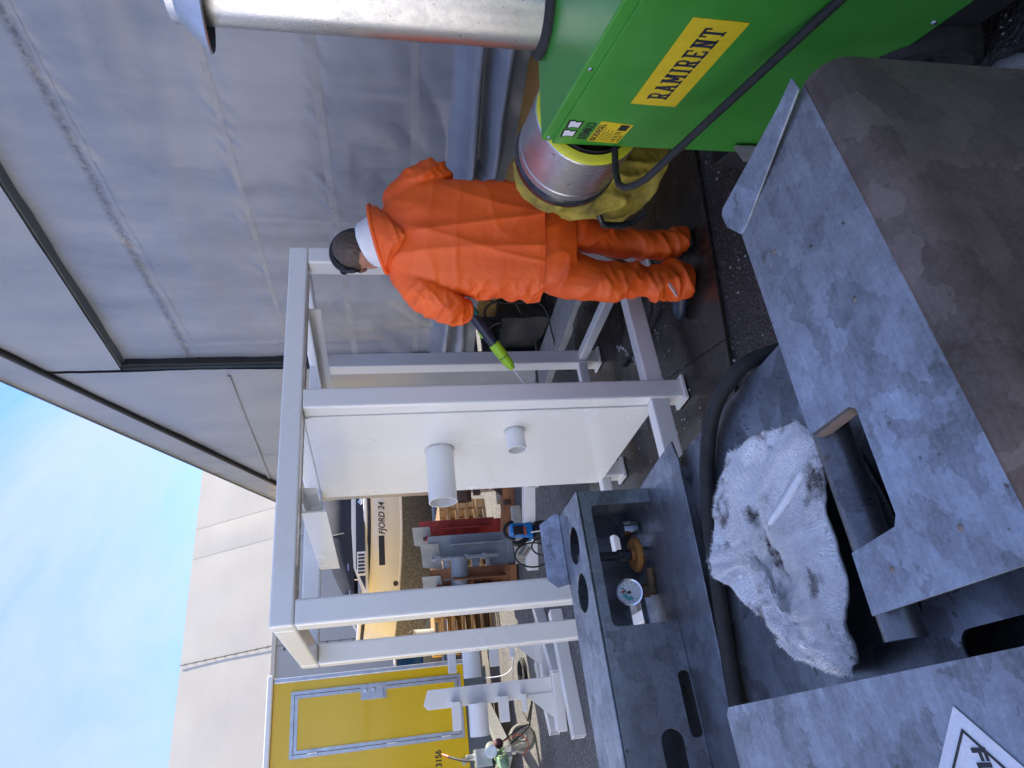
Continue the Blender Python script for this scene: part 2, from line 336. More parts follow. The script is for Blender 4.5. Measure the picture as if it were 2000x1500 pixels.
# ------------------------------------------------------------------ setting: ground
def ground():
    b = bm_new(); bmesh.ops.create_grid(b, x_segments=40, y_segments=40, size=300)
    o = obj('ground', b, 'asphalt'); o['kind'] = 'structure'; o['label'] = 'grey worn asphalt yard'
ground()
def gravel():
    b = bm_new()
    for i in range(2600):
        u = random.random(); x = random.uniform(.55, 3.2); y = random.uniform(.4, 2.45)
        r = random.uniform(.0015, .005) if u < .93 else random.uniform(.005, .011)
        v = bmesh.ops.create_icosphere(b, subdivisions=1, radius=r)['verts']
        m = Matrix.Translation((x, y, r*.4)) @ Matrix.Rotation(random.uniform(0, 6), 4, 'Z') @ Matrix.Diagonal((1, random.uniform(.6, 1), random.uniform(.5, .8), 1))
        bmesh.ops.transform(b, matrix=m, verts=v)
    o = obj('loose_gravel', b, 'stone'); tag(o, 'small pale stones scattered over the asphalt beside the heater', 'gravel', kind='stuff')
gravel()
def stone_one():
    b = bm_new(); bmesh.ops.create_icosphere(b, subdivisions=3, radius=.075)
    for v in b.verts:
        v.co *= 1 + .25*noise.noise(v.co*14) + .12*noise.noise(v.co*40); v.co.z *= .75; v.co.z = max(v.co.z, -.03)
    o = obj('stone', b, 'stone', sm=60); o.location = (1.32, .86, .03); tag(o, 'fist sized grey stone on the asphalt by the heater wheel', 'stone')
stone_one()
# ------------------------------------------------------------------ wet boards under the frame, sill
def boards():
    ang = radians(-14.8); d = Vector((cos(ang), sin(ang), 0)); e = Vector((-sin(ang), cos(ang), 0)); base = Vector((2.75, 2.055, 0))
    spec = [(-1.22, 0, 'dark wet brown board under the boots of the worker', 0), (-2.444, -1.224, 'dark wet brown board under the middle posts of the white stand', 0), (-3.668, -2.448, 'dark wet brown board beside the galvanised tank under the near white post', 0)]
    for k, (a0, a1, lab, dz) in enumerate(spec):
        b = bm_new(); c = base + d*((a0+a1)/2) + e*1.15 + ZZ*(.010+dz/2)
        add_box(b, c, (abs(a1-a0), 2.30, .020+dz), Matrix((d, e, ZZ)).transposed())
        o = obj('floor_board', b, 'wet_board', bevel=.002); tag(o, lab, 'board')
boards()
def spatter():
    b = bm_new()
    def blob(x, y, r, z=.0265):
        n = 7; vs = [b.verts.new((x+r*random.uniform(.6, 1.3)*cos(2*pi*i/n), y+r*random.uniform(.6, 1.3)*sin(2*pi*i/n), z)) for i in range(n)]; b.faces.new(vs)
    for i in range(150):
        x, y = random.choice([(1.62, 3.2), (2.0, 2.95), (1.35, 3.35), (1.75, 3.45), (1.3, 2.9)]); blob(x+random.gauss(0, .11), y+random.gauss(0, .11), random.uniform(.001, .006))
    for i in range(70):
        t = i/70; blob(1.90+.42*t+random.gauss(0, .006), 3.05+.60*t+.07*sin(t*5)+random.gauss(0, .006), random.uniform(.003, .009))
    o = obj('paint_spatter', b, 'white_paint'); tag(o, 'white paint and foam specks spilled on the wet brown boards', 'spatter', kind='stuff')
spatter()
def sill():
    b = bm_new(); bb(b, 3.05, 3.42, -2.5, 8.6, -.05, .06); bmesh.ops.subdivide_edges(b, edges=[e for e in b.edges if e.calc_length() > 5], cuts=60)
    for v in b.verts:
        if v.co.x < 3.2: v.co.x += .03*noise.noise(v.co*3)
    tag(obj('concrete_sill', b, 'concrete', bevel=.006), 'rough concrete sill along the foot of the grey tent', 'sill')
sill()
# ------------------------------------------------------------------ grey tent
XW = 3.40
EAVE_Y, EAVE_Z, SLOPE, RIDGE_Y = 8.75, 2.43, .554, 1.0
def roof_z(y): return EAVE_Z + SLOPE*(EAVE_Y-y) if y > RIDGE_Y else EAVE_Z + SLOPE*(EAVE_Y-RIDGE_Y) - SLOPE*(RIDGE_Y-y)
tent = thing('storage_tent', 'big grey tarpaulin tent with sloping roof edge and rolled up curtain', 'tent', (3.4, 3, 0))
def cur_x(y, z):
    x = XW
    x += .030*noise.noise(Vector((y*1.1, z*.55, 3))) + .014*noise.noise(Vector((y*4.2, z*.9, 8))) + .006*noise.noise(Vector((y*2.0, z*7, 31)))
    x += .0032*(1-abs(noise.noise(Vector((y*3.1, z*2.2, 1))))*2)
    for yc in (2.55, 3.10, 3.62, 4.32, 4.86, 5.13): x -= .006*math.exp(-((y-yc-.03*sin(z*2+yc*5))/.018)**2)*max(0, noise.noise(Vector((yc*9, z*1.1, 2)))+.45)       # pressed vertical creases
    g = max(0, min(1, (y-4.3)/1.0)); x += g*.007*noise.noise(Vector((y*9, z*1.4, 5)))
    if z > 1.25:
        for zc in (1.90, 2.45, 3.25):
            dzz = z-zc; x += .012*math.exp(-(dzz/.07)**2)*noise.noise(Vector((y*13+dzz*18, zc, z*5)))
    if z < 1.75:                                                                       # slack diagonal folds above the roll
        k = (1.75-z)/.6; k = min(1, k)
        x += .055*k*noise.noise(Vector((y*1.8+z*1.6, z*1.1, 12))) + .030*k*(1-2*abs(noise.noise(Vector((y*2.4+z*3.4, z*1.2, 2)))))
    return x
def curtain():
    def prof(t):       # running down the cloth: wall, then two sagging folds and the hem
        if t < .80: return 0, 3.85-(3.85-1.13)*t/.80
        q = (t-.80)/.20
        P = [(0, 1.13), (-.06, 1.07), (-.15, 1.03), (-.16, 1.0), (-.06, .995), (.0, .975), (-.06, .955), (-.15, .93), (-.21, .89), (-.18, .855), (-.06, .85), (.0, .83), (.0, .74)]
        f = q*(len(P)-1); i = min(int(f), len(P)-2); f -= i
        return P[i][0]*(1-f)+P[i+1][0]*f, P[i][1]*(1-f)+P[i+1][1]*f
    def f(u, v):
        y = -3.2 + u*8.56; off, z = prof(v)
        sag = .07*max(0, (2.9-y)/2) if v > .78 else 0
        if v > .80:
            off *= 1 + .35*noise.noise(Vector((y*.9, v*9, 4))); z += .03*noise.noise(Vector((y*.8, v*4, 7)))*min(1, (v-.8)*12)
            if y < 3.0: z += -.02 + .12*(3.0-y)*(.97-v)*2.2
            if y > 4.4: z += -.05*(y-4.4)*(v-.8)*5*.6
        return Vector((cur_x(y, z)+off, y, z-sag*0))
    b = grid(420, 170, f); obj('curtain', b, 'tarp', tent, sm=180)
curtain()
def seam(z0, h, y0, y1, m='tarp_seam', slope=-.035):
    def f(u, v):
        y = y0+(y1-y0)*u; z = z0+slope*(y-2.3)+h*v
        return Vector((cur_x(y, z)-.0025, y, z))
    obj('weld_strip', grid(160, 2, f), m, tent, sm=180)
for a in ((3.27, .035, -2, 5.3, 'tarp', -.045), (2.455, .035, -2, 5.3), (1.885, .05, -2, 5.3), (1.335, .05, -2, 5.3)): seam(*a)
def panel_front(name, y0, y1, zb, mtl, x=3.29, top=0.0, n=140):
    def f(u, v):
        y = y0+(y1-y0)*u; zt = roof_z(y)-top; z = zb+(zt-zb)*v
        return Vector((x + .012*noise.noise(Vector((y*1.3, z*.8, 9))) + .006*noise.noise(Vector((y*5, z*1.2, 4))) + .004*noise.noise(Vector((y*2.2, z*9, 14))) , y, z))
    obj(name, grid(n, 60, f), mtl, tent, sm=180)
panel_front('header_panel', -3.2, 5.32, 3.76, 'tarp_plain')
panel_front('side_panel', 5.36, EAVE_Y, .06, 'tarp_plain')
part('panel_return', tent, 'grey_skirt', lambda b: (bb(b, 3.315, 3.44, -3.2, 5.31, 3.752, 3.772), bb(b, 3.32, 3.44, 5.362, 5.385, .06, 3.77)))  # dark grey colour paints in the shadow gap behind the panel edges
part('tent_post', tent, 'black', lambda b: bb(b, 3.335, 3.42, 5.315, 5.36, .06, 3.745), bevel=.004)
for z0, ya, yb in ((2.905, 5.45, 8.0),):
    part('weld_strip', tent, 'tarp_seam', lambda b: bb(b, 3.275, 3.2775, ya, yb, z0, z0+.028))
def verge():
    d = Vector((0, -1, SLOPE)).normalized(); nrm = Vector((0, SLOPE, 1)).normalized()
    p0 = Vector((3.26, EAVE_Y, EAVE_Z)); p1 = Vector((3.26, RIDGE_Y, roof_z(RIDGE_Y)))
    part('verge_rope', tent, 'black', lambda b: add_tube(b, [p0+nrm*.005, p1+nrm*.005], .022, 10), sm=60)
    def f(u, v):
        p = p0.lerp(p1, u)+nrm*(.02+.27*v); q = 1 if u < .25 else 0
        return p + Vector((-.03*v + .03*q*noise.noise(Vector((u*60, v*3, 1)))*(1-u*4), 0, .012*noise.noise(Vector((u*30, 0, 5)))))
    obj('verge_band', grid(160, 8, f), 'tarp_plain', tent, sm=180)
    part('verge_pole', tent, 'zinc', lambda b: add_tube(b, [p0+nrm*.30+Vector((-.02, 0, 0)), p1+nrm*.30+Vector((-.02, 0, 0))], .02, 10), sm=60)
    b = bm_new(); h = .30
    for s, (ya, yb) in enumerate(((EAVE_Y, RIDGE_Y), (RIDGE_Y, 2*RIDGE_Y-EAVE_Y))):
        v = [b.verts.new(Vector((x, y, roof_z(y)+.33))) for x, y in ((3.2, ya), (3.2, yb), (18, yb), (18, ya))]; b.faces.new(v)
    obj('roof_cover', b, 'tarp_plain', tent)
    part('side_wall', tent, 'tarp_plain', lambda b: (bb(b, 3.42, 18, EAVE_Y-.02, EAVE_Y, .06, EAVE_Z+.34), bb(b, 3.42, 18, 2*RIDGE_Y-EAVE_Y, 2*RIDGE_Y-EAVE_Y+.02, .06, EAVE_Z+.34), bb(b, 17.97, 18, 2*RIDGE_Y-EAVE_Y, EAVE_Y, .06, EAVE_Z+.3)))
    b = bm_new(); v = [b.verts.new(Vector((3.36, y, z))) for y, z in ((-3.2, .06), (-3.2, roof_z(-3.2)), (2*RIDGE_Y-EAVE_Y, EAVE_Z), (2*RIDGE_Y-EAVE_Y, .06))]; b.faces.new(v); obj('side_panel', b, 'tarp_plain', tent)
verge()
for k in range(7): part('plinth_board', tent, 'plywood', lambda b: bb(b, 3.88, 3.90, -1.6+k*1.0, -.606+k*1.0, .06, 1.06))
def bag():
    t = thing('tool_bag', 'black tool bag lying inside the tent under the rolled curtain', 'bag', (3.62, 5.12, .0))
    def f(b):
        bmesh.ops.create_cube(b, size=1); bmesh.ops.subdivide_edges(b, edges=b.edges[:], cuts=8, use_grid_fill=True)
        for v in b.verts:
            p = v.co.copy(); v.co = Vector((3.62+p.x*.34, 5.12+p.y*.62, .27+p.z*.42))*1.0
            v.co += Vector((noise.noise(v.co*6), noise.noise(v.co*6+Vector((9, 0, 0))), noise.noise(v.co*7)))*.035
            v.co.z = max(.062, v.co.z)
    part('bag_body', t, 'black', f, sm=50)
    for s in (-.12, .12):
        part('handle', t, 'rubber', lambda b: add_tube(b, [Vector((3.62+s, 5.12-.17*cos(a), .46+.13*sin(a))) for a in [pi*i/12 for i in range(13)]], .012, 8), sm=60)
bag()
def tent_cable(lab, pts, m='rubber', r=.008):
    def cr(P):
        out = []; P = [Vector(p) for p in P]; P = [P[0]]+P+[P[-1]]
        for i in range(1, len(P)-2):
            for k in range(8):
                t = k/8; a, b_, c, d = P[i-1:i+3]; out.append(.5*((2*b_)+(c-a)*t+(2*a-5*b_+4*c-d)*t*t+(3*b_-a-3*c+d)*t**3))
        out.append(P[-2]); return out
    b = bm_new(); add_tube(b, cr(pts), r, 8); o = obj('cable', b, m, sm=60); tag(o, lab, 'cable'); return o
tent_cable('thin black cable hanging under the tent curtain and over the sill', [(3.55, 4.62, .9), (3.50, 4.66, .5), (3.40, 4.55, .2), (3.2, 4.75, .08), (3.0, 4.9, .02), (2.75, 4.6, .035)])
tent_cable('black hose crossing the tent opening beside the tool bag', [(3.65, 4.0, .8), (3.55, 4.35, .55), (3.5, 4.75, .35), (3.45, 5.2, .12), (3.2, 5.5, .08), (3.0, 5.6, .02)], r=.011)
tent_cable('black hose running along the boards behind the worker legs', [(2.15, 3.55, .035), (2.10, 3.1, .04), (2.23, 2.75, .12), (2.34, 2.62, .55), (2.40, 2.75, .95)], r=.011)
# ------------------------------------------------------------------ white steel frame
AX, AY, LL, WW, HH, TT, SS = .5605, 2.8457, 1.9512, 1.1663, 2.0469, .0938, .106
X2 = 1.5324; XE = AX+LL; YE = AY+WW; ZB = .026
frame = thing('steel_stand', 'large white painted steel stand with side panel and two pipe stubs', 'stand', (1.5, 3.4, 0))
W_ = 'white_paint'
PX = (AX, X2, XE-SS); PY = (AY, YE-SS)
for x in PX:
    for y in PY:
        p = part('post', frame, W_, lambda b: bb(b, x, x+SS, y, y+SS, ZB+.014, HH-TT-.002), bevel=.011, seg=3)
        part('foot_plate', p, W_, lambda b: bb(b, x-.018, x+SS+.018, y-.018, y+SS+.018, ZB, ZB+.016), bevel=.002)
part('beam', frame, W_, lambda b: bb(b, AX, XE, AY, AY+.10, HH-TT, HH), bevel=.010, seg=3)
part('beam', frame, W_, lambda b: bb(b, AX, XE, YE-.10, YE, HH-TT, HH), bevel=.010, seg=3)
for x in (AX, XE-.10): part('beam', frame, W_, lambda b: bb(b, x+.001, x+.099, AY+.102, YE-.102, HH-TT+.001, HH-.001), bevel=.010, seg=3)
part('beam', frame, W_, lambda b: bb(b, X2+.006, X2+.10, AY+.102, YE-.102, HH-TT+.002, HH-.002), bevel=.010, seg=3)
for x0, x1 in ((AX+SS, X2), (X2+SS, XE-SS)):
    part('rail', frame, W_, lambda b: bb(b, x0, x1, AY+.012, AY+SS-.012, .125, .222), bevel=.008)
    part('rail', frame, W_, lambda b: bb(b, x0, x1, YE-SS+.02, YE-.02, .125, .19), bevel=.007)
for x in (AX, XE-SS): part('rail', frame, W_, lambda b: bb(b, x+.02, x+SS-.02, AY+SS, YE-SS, .125, .19), bevel=.007)
for x in (1.10, 2.10):
    def f(b):
        poly = [(0, 0), (.075, 0), (.075, -.062), (.068, -.062), (.068, -.007), (0, -.007)]
        add_prism(b, poly, (x, AY+.10, HH-TT-.002), (1, 0, 0), (0, 0, 1), -(WW-.20))
    part('cross_angle', frame, W_, f)
def stiff(x, y0, y1):
    part('stiffener', frame, W_, lambda b: bb(b, x, x+.008, y0, y1, HH-TT-.11, HH-TT-.001))
stiff(AX+.50, AY+.11, YE-.11)
sheet('side_plate', [rrect(0, 0, YE-.02-(AY+SS-.02), HH-TT-.002-.178, .03)], .008, (X2-.006, AY+SS-.02, .178), (0, 1, 0), (0, 0, 1), W_, frame)
def pst(name, y, z, r, l, n=36):
    p = part(name, frame, W_, lambda b: add_pipe(b, (X2-.008, y, z), (X2-l, y, z), r, r-.006, n), sm=40)
    part('weld_bead', p, 'white_weld', lambda b: add_tube(b, [Vector((X2-.014, y+(r+.003)*cos(a), z+(r+.003)*sin(a))) for a in [2*pi*i/36 for i in range(36)]], .005, 6, closed=True), sm=60)
pst('pipe_stub', 3.355, 1.283, .075, .315); pst('pipe_stub', 3.156, .896, .051, .125)
def weld(p0, p1, r=.005):
    p0, p1 = Vector(p0), Vector(p1); n = int((p1-p0).length/.012)
    part('weld_bead', frame, 'white_weld', lambda b: add_tube(b, [p0.lerp(p1, i/n)+Vector((random.uniform(-.001, .001),)*3) for i in range(n+1)], [r*(.75+.5*random.random()) for _ in range(n+1)], 6), sm=60)
weld((AX+.1, AY+.002, HH-TT-.001), (XE-.1, AY+.002, HH-TT-.001), .003) if False else None
weld((AX+SS, AY+.10, HH-TT), (XE-SS, AY+.10, HH-TT), .004); weld((X2, AY+SS, .2), (X2, AY+SS, HH-TT-.01), .005)
weld((AX+.1, YE-.1, HH-TT-.001), (X2, YE-.1, HH-TT-.001), .005)
# ------------------------------------------------------------------ galvanised fuel tank in the foreground
tank = thing('fuel_tank', 'galvanised steel fuel tank with gauge, handle cut-outs and guard plates', 'tank', (.12, 1.1, 0))
G = 'galv'; XR = .60; XL = -.62
part('tank_body', tank, 'galv_wet', lambda b: bb(b, XL, XR-.02, .475, 1.78, .12, .80), bevel=.01)
for x in (XL+.05, XR-.15): part('skid', tank, 'galv_wet', lambda b: bb(b, x, x+.10, .47, 1.79, 0, .119))
sheet('deck', [[(XL, .47), (XR, .47), (XR, 1.40), (XL, 1.40)], rrect(-.02, .50, .075, .80, .02)], .006, (0, 0, .877), (1, 0, 0), (0, 1, 0), 'galv_wet', tank)
part('deck_edge', tank, 'galv_wet', lambda b: (bb(b, XR-.006, XR, .47, 1.62, .80, .8735), bb(b, XL, XR-.007, .47, .476, .80, .8735)))
# near guard: top plate with the open hand cut-out, front skirt, end lip
NF, NN = .645, .435
top = [(.085, NN), (.30, NN), (.43, NN), (.645, NN+.001), (.600, .622), (.590, .632), (.290, NF), (.288, .570), (.280, .560), (.165, .566), (.155, .574), (.150, NF+.004), (.085, NF+.008)]
sheet('guard_top', [top], .005, (0, 0, 1.10), (1, 0, 0), (0, 1, 0), G, tank)
def skirt(b):
    n = 8; prof = [(NN+.0, 1.1025)]+[(NN-.038*sin(pi/2*i/n)+.0, 1.1025-.038*(1-cos(pi/2*i/n))) for i in range(1, n+1)]+[(NN-.040, .60), (NN-.038, .12)]
    rows = [[b.verts.new((x, y, z)) for y, z in prof] for x in (.085, .25, .44, .645)]
    for A, B in zip(rows, rows[1:]):
        for i in range(len(prof)-1): b.faces.new((A[i], A[i+1], B[i+1], B[i]))
sk = part('guard_skirt', tank, 'galv_brown', skirt, sm=30)
md = sk.modifiers.new('t', 'SOLIDIFY'); md.thickness = .004
part('guard_lip', tank, G, lambda b: add_prism(b, [(.038, .437), (.058, .436), (.053, .470), (.047, .636), (.042, .646), (.020, .648), (-.008, .632), (-.008, .615)], (.600, 0, 1.1015), (.985, 0, .17), (0, 1, 0), .004), bevel=.0015)
for x in (.288, .150): part('cutout_edge', tank, 'stain_brown', lambda b: bb(b, x-.0015, x+.0015, .572, NF-.001, 1.080, 1.0968))
part('grab_bar', tank, 'galv_wet', lambda b: add_tube(b, [(.06, .662, 1.066), (.36, .650, 1.066)], .022, 20), sm=40)
part('guard_rib', tank, G, lambda b: bb(b, .205, .213, .47, .60, .90, 1.0))
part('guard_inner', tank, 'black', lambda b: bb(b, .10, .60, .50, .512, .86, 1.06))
for x, y in ((.60, .60), (.52, .585), (.13, .50), (.12, .60), (.38, .50)): part('rivet', tank, 'stain_brown', lambda b: add_lathe(b, [(0, .0012), (.0025, .001), (.0036, 0)], (x, y, 1.1026), (0, 0, 1), 10))
# left guard with placard
sheet('guard_top', [[(XL, .44), (.030, .44), (.030, 1.035), (.020, 1.045), (XL, 1.045)]], .005, (0, 0, 1.10), (1, 0, 0), (0, 1, 0), G, tank)
part('guard_side', tank, G, lambda b: (bb(b, .024, .029, .445, 1.040, .86, 1.0965), bb(b, XL, .023, 1.036, 1.041, .86, 1.0965), bb(b, XL, .023, .441, .446, .12, 1.0965)), bevel=.001)
# far console
CY, CB, CT, CF = 1.60, 1.80, 1.10, .90
def slot(x0, x1, z0, z1, r): return rrect(x0, z0, x1, z1, r)
face = [(XL, CF+.004), (.245, CF+.004), (.245, CT-.044), (.249, CT-.034), (.259, CT-.030), (.536, CT-.030), (.545, CT-.034), (.548, CT-.044), (.548, CF+.004), (.585, CF+.004), (.585, CT-.004), (XL, CT-.004)]
sheet('console_face', [face, rrect(-.005, CF+.006, .135, CF+.036, .012), rrect(-.30, .955, .02, 1.008, .026)], .005, (0, CY, 0), (1, 0, 0), (0, 0, 1), G, tank)
sheet('console_top', [[(XL, CY-.003), (.587, CY-.003), (.587, CB), (XL, CB)], circ(.473, 1.695, .049, 32), circ(.349, 1.690, .049, 32)], .005, (0, 0, CT), (1, 0, 0), (0, 1, 0), G, tank)
sheet('console_back', [[(XL, CF-.04), (.587, CF-.04), (.587, CT-.004), (XL, CT-.004)], rrect(.225, .912, .365, .945, .016), rrect(.47, .935, .525, .965, .014), rrect(-.3, .93, -.1, .97, .016)], .004, (0, CB, 0), (1, 0, 0), (0, 0, 1), 'galv_wet', tank)
part('console_end', tank, G, lambda b: bb(b, .583, .588, CY+.003, CB-.003, CF+.003, CT-.004), bevel=.001)
sheet('console_flange', [[(XL, 1.505), (.575, 1.388), (.630, 1.40), (.612, 1.60), (.59, CB), (XL, CB)]], .005, (0, 0, CF), (1, 0, 0), (0, 1, 0), G, tank)
part('flange_web', tank, 'galv_wet', lambda b: add_beam(b, (XL, 1.512, .888), (.56, 1.396, .888), .004, .016))
part('back_tab', tank, G, lambda b: add_prism(b, [(.395, 0), (.60, 0), (.60, .022), (.585, .072), (.425, .072), (.395, .04)], (0, CB-.002, CT+.001), (1, 0, 0), (0, .75, .66), .005), bevel=.004)
part('end_slot', tank, 'black', lambda b: bb(b, .586, .5895, 1.63, 1.66, 1.055, 1.075))
part('gas_strut', tank, 'black', lambda b: add_tube(b, [(.36, .9, .9), (.2, 1.0, .88)], .01, 10)) if False else None
# gauge
def gauge():
    c = Vector((.342, 1.70, .975)); d = (Vector((0, 0, 1.6))-c); d.z *= .55; d.normalize(); A = axes(d); ux, uy = A.col[0], A.col[2]
    if ux.dot(RT) < 0: ux = -ux
    g = part('pressure_gauge', tank, 'stainless', lambda b: add_lathe(b, [(0, -.026), (.030, -.026), (.033, -.018), (.033, .004), (.0345, .006), (.0335, .010), (.0295, .009), (.029, .004)], c, d, 40), sm=40)
    tag(g, 'round white dial gauge with steel rim')
    part('dial', g, 'gauge_face', lambda b: add_lathe(b, [(0, .0045), (.029, .0045)], c, d, 36))
    o = c+d*.0052
    def wedge(a0, a1, r0, r1, m, z=.0):
        def f(b):
            v = []
            for r, s in ((r1, 1), (r0, -1)):
                for i in range(9)[::s]: a = radians(a0+(a1-a0)*i/8); v.append(b.verts.new(o+d*z+ux*r*sin(a)+uy*r*cos(a)))
            b.faces.new(v)
        part('dial_mark', g, m, f, fix=False)
    wedge(-120, -10, .010, .020, 'green_mark'); wedge(-5, 20, .012, .02, 'tool_red')
    for i in range(11): wedge(-135+27*i-1.6, -135+27*i+1.6, .021, .0255, 'black', .0002)
    part('needle', g, 'black', lambda b: add_beam(b, o+d*.001-(ux*.5-uy*.4).normalized()*.006, o+d*.001+(ux*.6+uy*.8).normalized()*.022, .0022, .001, d))
    part('hub', g, 'black', lambda b: add_lathe(b, [(.004, 0), (.004, .0025), (0, .0025)], o, d, 12))
    part('fitting', g, 'brass', lambda b: (add_tube(b, [c-ZZ*.033, (c.x, c.y, CF+.004)], .0125, 6), add_lathe(b, [(.017, 0), (.017, .02)], (c.x, c.y, CF+.02), (0, 0, 1), 6, True, True)))
    part('elbow', g, 'brass', lambda b: add_tube(b, [(c.x, c.y, CF+.014), (c.x+.03, c.y-.012, CF+.012), (c.x+.055, c.y-.02, CF+.012)], .012, 10), sm=50)
gauge()
vp = part('valve_stem', tank, 'black_gloss', lambda b: (add_tube(b, [(.440, 1.705, .95), (.440, 1.705, 1.05)], .012, 14), add_tube(b, [(.440, 1.705, .953), (.440, 1.705, .985)], .0155, 6), add_tube(b, [(.440, 1.705, 1.05), (.440, 1.705, 1.094)], .0105, 14)), sm=40)
part('hand_wheel', vp, 'wheel_orange', lambda b: add_lathe(b, [(0, 0), (.040, 0), (.046, .006), (.046, .013), (.040, .018), (.016, .016), (.012, .022), (0, .022)], (.440, 1.705, .925), (0, 0, 1), 36), sm=40)
part('hand_wheel_base', vp, 'galv_wet', lambda b: add_tube(b, [(.440, 1.705, CF), (.440, 1.705, .93)], .018, 14), sm=40)
part('filter_bowl', tank, 'stainless', lambda b: add_lathe(b, [(0, 0), (.012, .002), (.020, .010), (.022, .03), (.022, .05), (0, .05)], (.515, 1.715, CF+.004), (0, 0, 1), 20), sm=40)
# placard lying on the left guard
def placard():
    c = Vector((-.182, .590, 1.1033)); h = .177
    p = sheet('placard', [[(h, 0), (0, h), (-h, 0), (0, -h)]], .0012, c, (1, 0, 0), (0, 1, 0), 'white_cloth', tank); tag(p, 'white diamond hazard placard, scratched')
    k = h-.018; k2 = k-.003
    sheet('border', [[(k, 0), (0, k), (-k, 0), (0, -k)], [(k2, 0), (0, k2), (-k2, 0), (0, -k2)]], .0008, c+ZZ*.0010, (1, 0, 0), (0, 1, 0), 'black', p)
    text('lettering', 'FLAMMABLE', .036, c+Vector((.148, -.020, .0010)), (-1, 0, 0), (0, -1, 0), 'black', p, .0006, bold=.0007, sx=1.15) if False else text('lettering', 'FLAMMABLE', .021, c+Vector((.145, -.002, .0010)), (-1, 0, 0), (0, -1, 0), 'black', p, .0006, bold=.0007, sx=1.15)
placard()
# black hose lying over the deck
HP = [(.665, .96, .62), (.632, 1.02, .86), (.608, 1.085, .905), (.590, 1.165, .905), (.553, 1.228, .900), (.49, 1.280, .898), (.40, 1.325, .898), (.29, 1.358, .898), (.17, 1.39, .898), (.05, 1.418, .898), (-.2, 1.45, .898), (-.5, 1.48, .898)]
tent_cable('thick black rubber hose lying across the galvanised tank deck', HP, r=.0165)
# debris on the deck
def debris():
    b = bm_new()
    for i in range(60):
        x, y = random.uniform(.05, .58), random.uniform(.70, 1.33)
        if random.random() < .5: x, y = .52+random.gauss(0, .03), 1.15+random.gauss(0, .05)
        a = random.uniform(0, pi); l = random.uniform(.004, .016); d = Vector((cos(a), sin(a), random.uniform(-.1, .3)))*l
        add_beam(b, Vector((x, y, .8815)), Vector((x, y, .8815))+d, .0010, .0007)
    tag(obj('dry_straw', b, 'old_wood'), 'bits of dry straw and needles on the galvanised tank deck', 'straw', kind='stuff')
debris()
